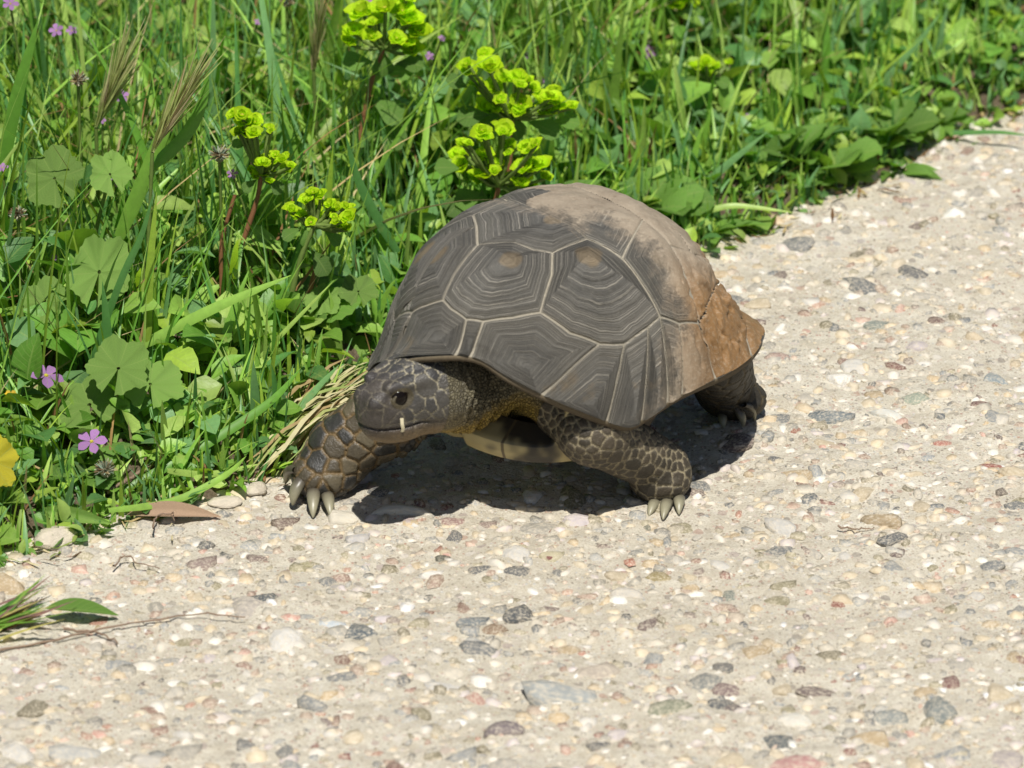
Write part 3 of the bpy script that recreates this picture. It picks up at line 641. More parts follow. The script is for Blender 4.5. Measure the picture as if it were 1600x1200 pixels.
def hit(px, py, t0=3.2, t1=3.9):        # pixel -> point of the skin
    d = ray_l(px, py); t = np.linspace(t0, t1, 1400); v_ = sdf(CAML + t[:, None] * d); k = np.argmax(v_ < .0002)
    return CAML + d * t[k] if (v_ < .0002).any() else None
# ---- scales: seeds read off the photograph, others spread over the limbs
seeds = []   # (pos, weight, region)
for X, Y, w_ in [(770, 510, 2.2), (850, 400, .6), (950, 450, .8), (910, 350, .6), (800, 300, .4), (690, 275, .3), (540, 280, .2), (480, 268, 0), (690, 345, .5), (480, 350, 1.2), (560, 440, .6), (300, 520, 1.0), (240, 430, .3), (190, 640, .4), (270, 700, .2), (330, 610, 0), (470, 700, .2), (680, 690, 1.5), (820, 690, .4), (930, 640, 1.0), (620, 235, 0), (760, 240, 0), (860, 245, 0), (930, 285, 0), (990, 370, 0), (600, 775, 0), (740, 785, 0), (420, 770, .4), (1010, 560, 0), (280, 780, .4), (620, 320, 0), (390, 350, .4)]:
    h_ = hit(540 + X * .1625, 520 + Y * .1625)
    if h_ is None: continue
    seeds.append((h_, w_ * mm, 0)); q = head_l(h_[None])[0]
    if abs(q[1]) > 2.5: seeds.append((head_w(q * (1, -1, 1)), w_ * mm, 0))
for X, Y, w_ in [(515, 320, 1.5), (350, 460, 1.5), (210, 580, 1), (640, 215, .8), (365, 330, .6), (690, 350, 1.2), (770, 440, 1.2), (515, 540, 1.5), (600, 450, .6), (685, 570, .8), (360, 660, 1.5), (500, 710, .3), (620, 690, .6), (500, 820, 1), (150, 640, .3), (200, 700, 0), (260, 780, 0), (330, 850, 0), (400, 890, 0), (430, 250, .6)]:
    h_ = hit(430 + X * .1833, 600 + Y * .1833)
    if h_ is not None: seeds.append((h_, w_ * mm, 1))
for X, Y, w_ in [(1050, 450, 1.2), (1150, 495, 1.2), (1240, 545, 1.4), (1355, 600, 1.2), (1430, 590, .8), (1250, 650, 1), (1130, 600, 1), (1000, 545, .8), (1000, 370, .5), (1350, 660, .8), (940, 340, .4)]:
    h_ = hit(700 + X * .25, 600 + Y * .25)
    if h_ is not None: seeds.append((h_, w_ * mm, 2))
def seg_d(p, a, b):
    a, b = np.asarray(a), np.asarray(b); ab = b - a; t = np.clip(((p - a) @ ab) / (ab @ ab), 0, 1); return np.linalg.norm(p - a - t[:, None] * ab, axis=1), t
dL, tL = seg_d(BVt, Lel, LF); dR, tR = seg_d(BVt, Rel, RF); dH, tH = seg_d(BVt, Lhk, LH); dH2, _ = seg_d(BVt, (-.058, -.034, .052), (-.075, -.05, .005))
hq = head_l(BVt)
mL = (dL < .026) & (BVt[:, 1] > .03); mR = (dR < .026) & (BVt[:, 0] > .07) & (np.linalg.norm(hq / (26, 17, 20), axis=1) > 1.0); mH = (dH < .03) & (BVt[:, 0] < -.04); mH2 = (dH2 < .03) & (BVt[:, 1] < -.02)
mHd = (np.linalg.norm(hq / (27, 19, 21), axis=1) < 1.04) & ~mR & (hq[:, 0] > -17)
def fill(mask, dist, reg, n=6000):
    idx = rng.permutation(np.where(mask)[0])[:n]; have = np.array([s[0] for s in seeds if s[2] == reg] or [[9, 9, 9.]]); out = []
    rad = np.array([.0046 + s[1] * 1.5 for s in seeds if s[2] == reg] or [.001])
    for i in idx:
        p = BVt[i]
        if (np.linalg.norm(have - p, axis=1) < np.maximum(rad, dist)).any(): continue
        seeds.append((p, 0., reg)); have = np.vstack([have, p]); rad = np.append(rad, dist)
fill(mR, .0072, 1); fill(mL, .0036, 2); fill(mH, .0075, 3); fill(mH2, .0075, 3); fill(mHd & (hq[:, 0] < 14), .0042, 0, 5000)
SP = np.array([s[0] for s in seeds]); SWt = np.array([s[1] for s in seeds]); SR = np.array([s[2] for s in seeds])
gd = np.full(len(BVt), .02); cid = np.zeros(len(BVt), int)
allm = mL | mR | mH | mH2 | mHd
reg_v = np.where(mHd, 0, np.where(mR, 1, np.where(mL, 2, 3)))
wob = np.stack([vnoise(BVt * 700, 31), vnoise(BVt * 700, 32), vnoise(BVt * 700, 33)], -1) * .0008
for rg in range(4):
    ix = np.where(allm & (reg_v == rg))[0]; sI = np.where(SR == rg)[0]
    for a in range(0, len(ix), 20000):
        k = ix[a:a + 20000]; D_ = np.linalg.norm((BVt[k] + wob[k])[:, None] - SP[sI][None], axis=2) - SWt[sI][None]
        o2 = np.argpartition(D_, 1, axis=1)[:, :2]; d2 = np.take_along_axis(D_, o2, 1); srt = np.argsort(d2, 1)
        d2 = np.take_along_axis(d2, srt, 1); gd[k] = d2[:, 1] - d2[:, 0]; cid[k] = sI[np.take_along_axis(o2, srt, 1)[:, 0]]
amp = np.array([.0008, .0018, .0011, .0012]); wid = np.array([.0007, .0024, .0012, .002])
a_v = np.where(allm, amp[reg_v], 0); w_v = wid[reg_v]
soc = np.minimum(np.linalg.norm((hq - (10.5, 11, 6.2)) / (7, 6, 6), axis=1), np.linalg.norm((hq - (10.5, -11, 6.2)) / (7, 6, 6), axis=1))
snout = sstep(5, 15, hq[:, 0]) * mHd + mHd * sstep(-5, -8, hq[:, 2]) * .7
keep_ = np.where(mHd, sstep(.85, 1.2, soc) * (1 - .35 * snout), 1)
plate = np.where(allm, sstep(0, 1, gd / w_v), 1)
disp = a_v * (np.sqrt(np.clip(gd / w_v, 0, 1)) - .5) * keep_
BVd = BVt + BN * disp[:, None]
# skin colour
ncol = len(BVt); cc = np.tile(hexc('6f6248'), (ncol, 1))
lo_ = vnoise(BVt * 90, 41)[:, None]
def blend(mask, c): 
    global cc
    mask = np.asarray(mask, float)[:, None]; cc = cc * (1 - mask) + np.asarray(c) * mask
torso_dark = sstep(.05, .02, BVt[:, 0]); blend(torso_dark, hexc('4a3f2c'))
# neck: olive grey above, yellow below
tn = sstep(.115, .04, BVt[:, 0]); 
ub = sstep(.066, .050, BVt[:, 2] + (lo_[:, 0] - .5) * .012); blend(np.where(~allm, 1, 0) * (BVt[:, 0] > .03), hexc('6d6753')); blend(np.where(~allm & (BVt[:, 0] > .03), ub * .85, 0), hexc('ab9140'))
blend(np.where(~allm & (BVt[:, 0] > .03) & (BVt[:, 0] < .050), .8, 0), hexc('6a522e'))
r_ = np.random.default_rng(3); cr_ = r_.random(len(SP))[cid][:, None]
headc = hexc('4b4844') * (1 - cr_) + hexc('363638') * cr_
headc = headc * (1 - .35 * snout[:, None]) + hexc('40352d') * .35 * snout[:, None]
jaw = .8 * sstep(-7, -15, hq[:, 2])[:, None]; headc = headc * (1 - jaw) + hexc('7b6644') * jaw
seamc = hexc('b2a98f'); cm = (1 - plate)[:, None] * .75 * (1 - .45 * snout[:, None]) * keep_[:, None] * sstep(-14, -4, hq[:, 2])[:, None]; headc = headc * (1 - cm) + seamc * cm
headc = np.where((soc < .8)[:, None], hexc('4b4433'), headc)
blend(mHd, headc)
back = mHd * sstep(-9, -16, hq[:, 0]); blend(back * .8, hexc('6d6753'))
rc = np.where(cr_ < .55, hexc('343330'), np.where(cr_ < .75, hexc('5f5746'), hexc('4c4538'))); pm = plate[:, None]
blend(mR, rc * pm + hexc('6a5738') * (1 - pm))
lc = hexc('322d24') * (1 - cr_) + hexc('50473a') * cr_; lc = lc * (1 - .45 * sstep(.3, .9, tL)[:, None]) + hexc('27231c') * .45 * sstep(.3, .9, tL)[:, None]
blend(mL, lc * pm + hexc('9a8f76') * (1 - pm))
blend(mH | mH2, (hexc('2b271f') * pm + hexc('4a402a') * (1 - pm)))
rgh = np.where(mR, .42, np.where(mHd, .46, .6)); gran = np.where(allm, .12, 1.) ; gran = np.where(mHd, .15 + .85 * sstep(-8, -15, hq[:, 0]), gran)
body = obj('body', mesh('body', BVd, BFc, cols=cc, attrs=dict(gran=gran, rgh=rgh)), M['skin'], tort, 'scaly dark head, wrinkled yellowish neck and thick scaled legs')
for s in (1, -1):
    bm = bmesh.new(); bmesh.ops.create_uvsphere(bm, u_segments=24, v_segments=16, radius=4.5 * HS); me = bpy.data.meshes.new('eye'); bm.to_mesh(me); bm.free()
    me.polygons.foreach_set('use_smooth', np.ones(len(me.polygons), bool)); e = obj('eye', me, M['eye'], body); e.location = head_w((10.5, s * 7.7, 6.2))
# ---- claws
def claw_mesh(a, b, r, up):
    a, b = np.asarray(a), np.asarray(b); d = b - a; L_ = np.linalg.norm(d); d = d / L_; s = np.cross(d, up); s /= np.linalg.norm(s); u = np.cross(s, d); V, F = [], []; nr, ns = 9, 12
    prof = [(-.25, .8), (0, 1.), (.25, 1.), (.5, .86), (.72, .62), (.88, .38), (.97, .18), (1.0, .05), (1.005, .0)]
    for i, (t, rr) in enumerate(prof):
        c = a + d * L_ * t + u * L_ * .22 * (1 - (1.2 * t - .6) ** 2 / .36) * .6
        for k in range(ns):
            an = k / ns * 2 * math.pi; V.append(c + (s * math.cos(an) * .95 + u * math.sin(an) * .8) * r * max(rr, .02))
    for i in range(nr - 1):
        for k in range(ns): F.append((i * ns + k, i * ns + (k + 1) % ns, (i + 1) * ns + (k + 1) % ns, (i + 1) * ns + k))
    V = np.array(V); t = np.repeat([p_[0] for p_ in prof], ns)[:, None]
    c = hexc('4a443a') * (1 - np.clip(t * 1.5, 0, 1)) + hexc('8f8a72') * np.clip(t * 1.5, 0, 1)
    return mesh('claw', V, F, cols=np.clip(c, 0, 1))
for (ax, ay), (bx, by), r in [((458, 733), (446, 757), .0030), ((469, 752), (457, 790), .0034), ((490, 768), (489, 809), .0034), ((511, 773), (517, 808), .0032),
                              ((1026, 785), (1014, 806), .0032), ((1043, 786), (1036, 812), .0032), ((1061, 777), (1061, 804), .0030),
                              ((1128, 648), (1131, 670), .0024), ((1154, 642), (1161, 668), .0025), ((1168, 634), (1179, 658), .0024)]:
    for dy in range(0, 24, 2):
        a = hit(ax, ay - dy)
        if a is not None: break
    if a is None: a = toL(ground(ax, ay + 12, .006))
    b = toL(ground(bx, by, .0012)); dn = toL(cw)
    # keep the tip close to the toe: slide along the view ray if the ground point lies too far away
    if np.linalg.norm(b - a) > .021: b = a + (b - a) / np.linalg.norm(b - a) * .020; b[2] = max(b[2], .001)
    obj('claw', claw_mesh(a, b, r, np.array([0, 0, 1.])), M['claw'], body)

# ------------------------------------------------------------------ vegetation helpers
GP = np.array([hexc(c) for c in ('7fac45', '6a9c3c', '95bd55', '588a4a', 'aac768', '74a066', '9cba48')])
def ribbons(ctr, wid, side, fold=.25, cols=None):
    """ctr (N,K,3), wid (N,K) half widths, side (N,3): V-folded strips"""
    N, K, _ = ctr.shape; tan = np.gradient(ctr, axis=1); tan /= np.linalg.norm(tan, axis=2, keepdims=True) + 1e-9
    sd = side[:, None] - (side[:, None] * tan).sum(2, keepdims=True) * tan; sd /= np.linalg.norm(sd, axis=2, keepdims=True) + 1e-9
    nr = np.cross(sd, tan)
    L = ctr - sd * wid[..., None] + nr * wid[..., None] * fold; Rr = ctr + sd * wid[..., None] + nr * wid[..., None] * fold
    V = np.stack([L, ctr, Rr], 2).reshape(-1, 3)
    b = (np.arange(N) * K * 3)[:, None, None] + (np.arange(K - 1) * 3)[None, :, None] + np.arange(2)[None, None]
    F = np.stack([b, b + 1, b + 4, b + 3], -1).reshape(-1, 4)
    C = None if cols is None else np.repeat(cols.reshape(N, -1, 3) if cols.ndim == 3 else cols[:, None].repeat(K, 1), 3, axis=1).reshape(-1, 3)
    return V, F, C
def blade_lines(n, base, length, lean, bend, az, K=7):
    t = np.linspace(0, 1, K)[None]; h = (lean[:, None] * t + bend[:, None] * t ** 2) * length[:, None]
    z = np.sqrt(np.maximum(.05, 1 - np.minimum(.95, (lean[:, None] * .6 + bend[:, None] * t) ** 2))) ; z = np.cumsum(np.concatenate([np.zeros((n, 1)), (z[:, 1:] + z[:, :-1]) / 2 / (K - 1)], 1), 1) * length[:, None]
    drop = np.maximum(0, bend - .9)[:, None] * t ** 3 * length[:, None] * .7
    return base[:, None] + np.stack([np.cos(az)[:, None] * h, np.sin(az)[:, None] * h, z - drop], -1)
def scatter(n, xr=(-.75, .95), dmax=1.0, dmin=0., pw=1.4):
    x = np.where(rng.random(n) < .72, rng.uniform(max(xr[0], -.36), min(xr[1], .36), n), rng.uniform(*xr, n)) if xr[1] < 1 else rng.uniform(*xr, n); d = dmin + rng.random(n) ** pw * (dmax - dmin); y = edge_y(x) + d
    z = soil_z(np.stack([x, y, 0 * x], -1)); return np.stack([x, y, z - .003], -1), d
def tall(x, d):                     # how high the meadow stands: low on the verge, lower to the right
    return (.022 + .078 * sstep(0.0, .22, d)) * (1 - .3 * sstep(-.05, .22, x))
def make_grass(n, w_, lh, seed, dmin=0., dmax=1.0, lean=(.14, .14), bend=(.15, .25), pw=1.4, xr=(-.75, .95), pal=GP):
    base, d = scatter(n, xr, dmax, dmin, pw); L_ = tall(base[:, 0], d) * rng.uniform(*lh, n); L_ = np.where(rng.random(n) < .06, L_ * 1.5, L_); az = rng.uniform(0, 6.28, n)
    ln_, bd_ = np.clip(np.abs(rng.normal(*lean, n)), 0, .7), np.clip(np.abs(rng.normal(*bend, n)), 0, .7); out_ = (d < .16) & (np.sin(az) < .1); ln_ = np.where(out_, ln_ * .35, ln_); bd_ = np.where(out_, bd_ * .45, bd_)
    c = blade_lines(n, base, L_, ln_, bd_, az)
    ok = thin(c); c, az, n = c[ok], az[ok], int(ok.sum())
    K = 7; t = np.linspace(0, 1, K); prof = np.array([.75, 1, 1, .9, .7, .42, .04])
    wd = w_ * rng.uniform(.5, 1.3, n)[:, None] * prof[None]
    yaw = az + math.pi / 2 + rng.normal(0, .6, n); side = np.stack([np.cos(yaw), np.sin(yaw), 0 * yaw], -1)
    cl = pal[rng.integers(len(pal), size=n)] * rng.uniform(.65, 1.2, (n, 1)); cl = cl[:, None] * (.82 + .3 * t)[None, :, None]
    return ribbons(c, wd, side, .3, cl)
KEEP = []
def thin(c, keep=.12):              # sparser where a taller plant stands right behind, so that it is not smothered
    ok = np.ones(len(c), bool)
    if KEEP:
        pp = proj(c[:, ::2]); lucky = rng.random(len(c)) < keep
        for px, py, r, y in KEEP:
            hitm = (((pp - (px, py)) ** 2).sum(-1) < (r * 1.15) ** 2).any(1) & (c[:, 0, 1] < y + .01); ok &= ~hitm | lucky
    return ok
def join(parts):
    V, F, C, o = [], [], [], 0
    for v, f, c in parts: V.append(v); F.append(f + o); C.append(c); o += len(v)
    return np.concatenate(V), np.concatenate(F), np.concatenate(C)
# ---- leaf shapes (along +x, normal +z)
def leaf_data(kind='ovate', nu=8, curl=.25, fold=.22, scal=0., rip=.0):
    u = np.linspace(0, 1, nu + 1); vv = np.array([-1, -.5, 0, .5, 1.])
    if kind == 'ovate': w_ = .34 * np.sin(np.pi * u ** .75) ** .8
    elif kind == 'lance': w_ = .17 * np.sin(np.pi * u ** .85) ** .9
    elif kind == 'spoon': w_ = .06 + .34 * np.sin(np.pi * np.clip(u * 1.02 - .02, 0, 1) ** 2.0) ** .75
    elif kind == 'bract': w_ = .56 * np.sin(np.pi * np.clip(u, .02, .985) ** .72) ** .55
    elif kind == 'petal': w_ = .10 + .24 * np.sin(np.pi * np.clip(u, 0, .97) ** 1.7) ** .8
    w_ = np.where((u <= 0) | (u >= 1), .012, w_)
    if scal: w_ = w_ * (1 + scal * (np.arange(nu + 1) % 2 - .5))
    U, Vv = np.meshgrid(u, vv, indexing='ij'); W = w_[:, None]
    x = U - .0 * Vv; y = W * Vv; z = np.abs(Vv) * W * fold * 1.6 - curl * (U - .3) ** 2 + curl * .09 + rip * np.sin(U * 17 + Vv * 2) * np.abs(Vv)
    V = np.stack([x, y, z], -1).reshape(-1, 3); i = (np.arange(nu)[:, None] * 5 + np.arange(4)[None]).ravel()
    return V, np.stack([i, i + 5, i + 6, i + 1], -1), U.ravel(), Vv.ravel()
def leaf_mesh(name, mat, **k):
    V, F, U, Vv = leaf_data(**k); me = mesh(name, V, F, attrs=dict(lu=U, lv=Vv)); me.materials.append(mat); return me
def disc_mesh(name, mat, seed=0, n=67, rings=6, lobes=7, scal=.09, cup=.18):
    r_ = np.random.default_rng(seed); th = np.linspace(.18, 2 * np.pi - .18, n); rr = np.linspace(.06, 1, rings)
    T_, Rr = np.meshgrid(th, rr); edge = 1 + scal * np.abs(np.sin(T_ * 11)) * Rr ** 3 + .10 * np.cos(T_ * 5) * Rr ** 2 + .08 * np.sin(T_ * 2 + r_.uniform(0, 6)) * Rr
    X = Rr * edge * np.cos(T_ + np.pi); Y = Rr * edge * np.sin(T_ + np.pi) * 1.05
    Z = cup * (Rr ** 2) * (1 + .4 * np.sin(T_ * 2 + r_.uniform(0, 6))) - .13 * np.abs(np.sin(T_ * lobes / 2)) * Rr + .05 * np.sin(T_ * 9 + 1) * Rr ** 3
    V = np.stack([X, Y, Z], -1).reshape(-1, 3); i = (np.arange(rings - 1)[:, None] * n + np.arange(n - 1)[None]).ravel()
    lv = ((T_ * lobes / (2 * np.pi)) % 1 - .5) * 2
    me = mesh(name, V, np.stack([i, i + n, i + n + 1, i + 1], -1), attrs=dict(lu=Rr.ravel(), lv=lv.ravel())); me.materials.append(mat); return me
def orient(x_dir, n_dir, scale, loc):
    x = Vector(x_dir).normalized(); n = Vector(n_dir); y = n.cross(x).normalized(); z = x.cross(y)
    m_ = Matrix((x, y, z)).transposed().to_4x4(); s = Matrix.Diagonal((*(scale if hasattr(scale, '__len__') else (scale,) * 3), 1))
    return Matrix.Translation(Vector(loc)) @ m_ @ s
def put(name, me, mw, parent, label=None):
    o = bpy.data.objects.new(name, me); col.objects.link(o); o.parent = parent
    o.matrix_basis = (parent.matrix_basis.inverted() if parent else Matrix()) @ mw if parent and parent.parent is None else mw
    if label: o['label'] = label
    return o
def tube(pts, r0, r1, seg=7):
    pts = np.asarray(pts, float); K = len(pts)
    if K < 6:                        # smooth through the points
        tt = np.linspace(0, K - 1, 14); pts = np.stack([np.interp(tt, np.arange(K), pts[:, k]) for k in range(3)], -1)
        for _ in range(2): pts[1:-1] = (pts[:-2] + 2 * pts[1:-1] + pts[2:]) / 4
        K = 14
    tan = np.gradient(pts, axis=0); tan /= np.linalg.norm(tan, axis=1, keepdims=True) + 1e-9
    a = np.cross(tan, [.3, .9, .2]); a /= np.linalg.norm(a, axis=1, keepdims=True); b = np.cross(tan, a); th = np.arange(seg) / seg * 2 * np.pi
    r = np.linspace(r0, r1, K)[:, None, None] * (1 + .12 * np.sin(np.arange(K) * 1.7)[:, None, None])
    V = (pts[:, None] + r * (a[:, None] * np.cos(th)[None, :, None] + b[:, None] * np.sin(th)[None, :, None])).reshape(-1, 3)
    i = (np.arange(K - 1)[:, None] * seg + np.arange(seg)[None]).ravel(); j = (np.arange(K - 1)[:, None] * seg + (np.arange(seg)[None] + 1) % seg).ravel()
    return V, np.stack([i, j, j + seg, i + seg], -1)
def part_tube(name, pts, r0, r1, mat, parent, seg=7):
    v, f = tube(pts, r0, r1, seg); me = mesh(name, v - np.array(parent.location), f); return obj(name, me, mat, parent)
def gz(x, y): return float(soil_z(np.array([[x, y, 0.]]))[0]) if y > edge_y(x) - .02 else 0.

# ---- low leafy ground cover: one mass
def low_herbs(n):
    Vt, Ft, Ut, Vvt = leaf_data('ovate', 4, .3, .2); base, d = scatter(n, (-.7, .95), .75, -.012, 1.5)
    hgt = rng.uniform(.002, 1, n) ** 1.3 * np.clip(tall(base[:, 0], d) * .6, .012, .07); sz = rng.uniform(.006, .024, n) * np.clip(.6 + d * 6, .6, 1.2)
    base[:, 2] += hgt; az = rng.uniform(0, 6.28, n); tilt = rng.normal(.15, .45, n); roll = rng.normal(0, .4, n)
    V = Vt[None] * sz[:, None, None] * np.stack([np.ones(n), rng.uniform(.6, 1.3, n), np.ones(n)], -1)[:, None]
    cr_, sr_ = np.cos(roll)[:, None], np.sin(roll)[:, None]; y, z = V[..., 1] * cr_ - V[..., 2] * sr_, V[..., 1] * sr_ + V[..., 2] * cr_
    ct, st = np.cos(tilt)[:, None], np.sin(tilt)[:, None]; x, z = V[..., 0] * ct - z * st, V[..., 0] * st + z * ct
    ca, sa = np.cos(az)[:, None], np.sin(az)[:, None]
    W = np.stack([x * ca - y * sa, x * sa + y * ca, z], -1) + base[:, None]; nv = len(Vt)
    c = GP[rng.integers(len(GP), size=n)] * rng.uniform(.6, 1.15, (n, 1))
    return mesh('low_herbs', W.reshape(-1, 3), (Ft[None] + (np.arange(n) * nv)[:, None, None]).reshape(-1, 4), cols=np.repeat(c, nv, 0), attrs=dict(lu=np.tile(Ut, n), lv=np.tile(Vvt, n)))
obj('low_herbs', low_herbs(10500), M['leafcol'], label='low carpet of small green herb leaves under the grass', cat='ground cover', kind='stuff')

# ---- spurge: red stems, green leaves, lime flower cups
BR = [leaf_mesh('bract', M['bract'], kind='bract', nu=6, curl=-.25, fold=.35, rip=.05) for _ in range(1)] + [leaf_mesh('bract', M['bract'], kind='bract', nu=6, curl=-.5, fold=.25, rip=.06)]
SL = leaf_mesh('leaf', M['sleaf'], kind='spoon', nu=7, curl=.3, fold=.12)
def nubs():
    bm = bmesh.new()
    for k in range(5):
        a = k / 5 * 6.28; bmesh.ops.create_icosphere(bm, subdivisions=1, radius=.16, matrix=Matrix.Translation((.2 * math.cos(a), .2 * math.sin(a), .12)))
    bmesh.ops.create_icosphere(bm, subdivisions=1, radius=.22, matrix=Matrix.Translation((0, 0, .2)))
    me = bpy.data.meshes.new('flower_cup'); bm.to_mesh(me); bm.free(); me.polygons.foreach_set('use_smooth', np.ones(len(me.polygons), bool)); me.materials.append(M['nub']); return me
NUB = nubs()
def spurge(label, y, cups, stem, leaves=(), lead=.9, stem_r=.0015, mat='redstem'):
    b = aty(*stem[-1], y); b[2] = gz(b[0], b[1]) - .004
    root = empty('spurge_plant', b, label, 'spurge', 'spurge plants with lime flower heads')
    bpy.context.view_layer.update()
    pts = [aty(*p, y) for p in stem[:-1]] + [b]; part_tube('stem', pts[::-1], stem_r, stem_r * .75, M[mat], root)
    hub = pts[0]
    for px, py, r in [*cups, *[(px + rng.normal(0, r * .6), py + rng.normal(0, r * .5), r * rng.uniform(.6, .9)) for px, py, r in cups + cups if rng.random() < .7]]:
        KEEP.append((px, py, r * 1.3, y))
        r = r / SC * rng.uniform(1.1, 1.5); c = aty(px, py, y + rng.normal(0, .008)); ax = Vector((rng.normal(0, .22), -.28 + rng.normal(0, .15), 1)).normalized()
        c = c - np.array(ax) * r * .25
        cup = put('flower_cup', NUB, Matrix.Translation(Vector(c) - Vector(b)) @ Vector((0, 0, 1)).rotation_difference(ax).to_matrix().to_4x4() @ Matrix.Rotation(rng.uniform(0, 6), 4, 'Z') @ Matrix.Scale(r * .62, 4), None)
        cup.parent = root
        for ring, (k, s, up) in enumerate(((5, 1.5, .3), (4, 1.05, .85))):
            for j in range(k):
                a = j / k * 6.28 + ring * .8 + rng.normal(0, .15); u_ = up + rng.normal(0, .1)
                bo = bpy.data.objects.new('bract', BR[ring % 2]); col.objects.link(bo); bo.parent = cup
                bo.matrix_basis = Matrix.Rotation(a, 4, 'Z') @ Matrix.Rotation(-u_, 4, 'Y') @ Matrix.Scale(s * rng.uniform(.85, 1.12), 4)
        v, f = tube([hub, (hub + c) / 2 + np.array([0, 0, -.002]), c], .0011, .0009, 5); obj('ray', mesh('ray', v - b, f), M['greenstem'], root)
    for px, py, r, an in leaves:
        c = aty(px, py, y); d = Vector((math.cos(an), -.3, math.sin(an)))
        o = bpy.data.objects.new('leaf', SL); col.objects.link(o); o.parent = root
        o.matrix_basis = Matrix.Translation(-Vector(b)) @ orient(d, (rng.normal(0, .2), -.5, .8), r / SC * 2.0, Vector(c) - d.normalized() * r / SC)
    return root
spurge('tall spurge whose dense lime flower head tops a straight red stem', .25, [(565, 17, 22), (600, 10, 26), (628, 15, 23), (552, 48, 22), (574, 50, 20), (655, 47, 26), (622, 68, 20), (643, 77, 22), (590, 30, 18)], [(600, 75), (585, 110), (572, 160), (548, 300), (538, 372)], [(560, 97, 26, 3.0), (622, 112, 26, .2), (597, 98, 24, -1.5), (640, 100, 24, .1), (605, 172, 30, -.5), (570, 215, 22, 3.4), (610, 210, 30, -.8)])
spurge('spurge with a wide lime umbel rising behind the domed shell', .235, [(729, 108, 18), (764, 102, 20), (765, 143, 23), (808, 120, 20), (834, 136, 14), (814, 162, 20), (859, 150, 18), (856, 172, 20), (880, 167, 16), (790, 170, 15), (745, 130, 15)], [(800, 185), (798, 230), (790, 330), (788, 392)], [(740, 182, 28, 3.1), (800, 195, 28, -1.2), (850, 200, 28, -.3), (770, 190, 26, 3.6), (885, 190, 22, .1), (715, 130, 20, 2.6)])
spurge('lower spurge whose lime cups almost touch the top of the shell', .20, [(724, 223, 14), (752, 209, 17), (789, 202, 20), (822, 227, 18), (794, 232, 14), (719, 255, 20), (750, 272, 22), (752, 246, 16), (817, 260, 18), (843, 258, 22), (803, 286, 22), (853, 276, 14), (775, 255, 14), (828, 292, 16)], [(780, 290), (770, 330), (765, 418)], [(735, 310, 26, 3.3), (755, 325, 30, -1.5), (700, 262, 22, 2.9), (790, 310, 26, -.5), (715, 320, 24, 3.8)])
spurge('small yellowing spurge with two tight flower heads on a bent brown stem', .12, [(382, 190, 15), (392, 207, 17), (372, 205, 12), (398, 190, 13), (420, 198, 10), (397, 225, 10), (425, 250, 17), (417, 267, 16), (440, 248, 13), (395, 268, 11), (450, 262, 12), (422, 283, 9), (408, 255, 12)], [(408, 270), (404, 310), (374, 391), (362, 448), (366, 560)], [(430, 290, 16, -.8), (390, 290, 14, 3.8), (375, 225, 14, 3.3)])
spurge('squat spurge with one broad pale lime head beside the front of the shell', .10, [(466, 334, 14), (478, 312, 12), (500, 304, 13), (490, 326, 14), (508, 338, 14), (526, 325, 13), (544, 338, 13), (456, 326, 12), (532, 352, 12), (487, 345, 12), (515, 318, 11), (540, 322, 9)], [(492, 352), (472, 395), (458, 448), (438, 560)], [(455, 365, 16, 3.6), (520, 372, 16, -.6), (480, 372, 15, -1.4), (500, 410, 24, -.9)], mat='greenstem')
spurge('lone spurge with a single round lime flower among the grass', .36, [(1092, 104, 13), (1118, 104, 13), (1105, 117, 14), (1104, 96, 12)], [(1105, 125), (1098, 180), (1092, 300)], [(1085, 128, 16, 3.4), (1126, 128, 16, -.2), (1105, 135, 14, -1.5)], stem_r=.0016, mat='greenstem')
spurge('spurge with a small lime flower high above the other meadow plants', .44, [(1058, 6, 15), (1080, 8, 14), (1068, -6, 16)], [(1066, 20), (1060, 80), (1055, 260)], [(1050, 22, 16, 3.3), (1085, 22, 16, .1)], stem_r=.0016)
# bare brown old stems
for lab, pl in [('bare reddish old stem standing beside the yellowing spurge', [(367, 305), (344, 379), (347, 470), (352, 548)]), ('pale brown dead stem leaning behind the squat spurge', [(495, 405), (488, 440), (478, 480), (470, 545)])]:
    pts = [aty(*p, .105) for p in pl]; pts[-1][2] = gz(pts[-1][0], .105) - .003
    o = obj('old_stem', mesh('old_stem', *tube(pts[::-1], .0015, .0009)), M['redstem'], label=lab, cat='stem')

# ---- violet flowers
PT = leaf_mesh('petal', M['petal'], kind='petal', nu=5, curl=.3, fold=.12)
def violet(px, py, r, y, label, group=None, face=(0, -.55, .8)):
    KEEP.append((px, py, r, y)); c = aty(px, py, y); g = np.array([c[0] + rng.normal(0, .008), y + .01, 0]); g[2] = gz(g[0], g[1]) - .003
    root = empty('violet_flower', g, label, 'flower', group)
    n = Vector(face) + Vector((rng.normal(0, .15), rng.normal(0, .15), 0)); n.normalize(); ref = n.orthogonal().normalized(); a0 = rng.uniform(0, 6)
    for k in range(5):
        d = Matrix.Rotation(a0 + k * 1.2566, 3, n) @ ref
        o = bpy.data.objects.new('petal', PT); col.objects.link(o); o.parent = root; o.matrix_basis = Matrix.Translation(-Vector(g)) @ orient(d + n * .15, n, r / SC * rng.uniform(.9, 1.1), Vector(c) + d * r / SC * .06)
    v, f = tube([g, (g + c) / 2 + (rng.normal(0, .004), 0, .004), c - np.array(n) * .0008], .0007, .0006, 5); obj('stem', mesh('stem', v - g, f), M['greenstem'], root)
    bm = bmesh.new(); bmesh.ops.create_icosphere(bm, subdivisions=1, radius=r / SC * .16, matrix=Matrix.Translation(Vector(c) - Vector(g))); me = bpy.data.meshes.new('centre'); bm.to_mesh(me); bm.free(); obj('centre', me, M['nub'], root)
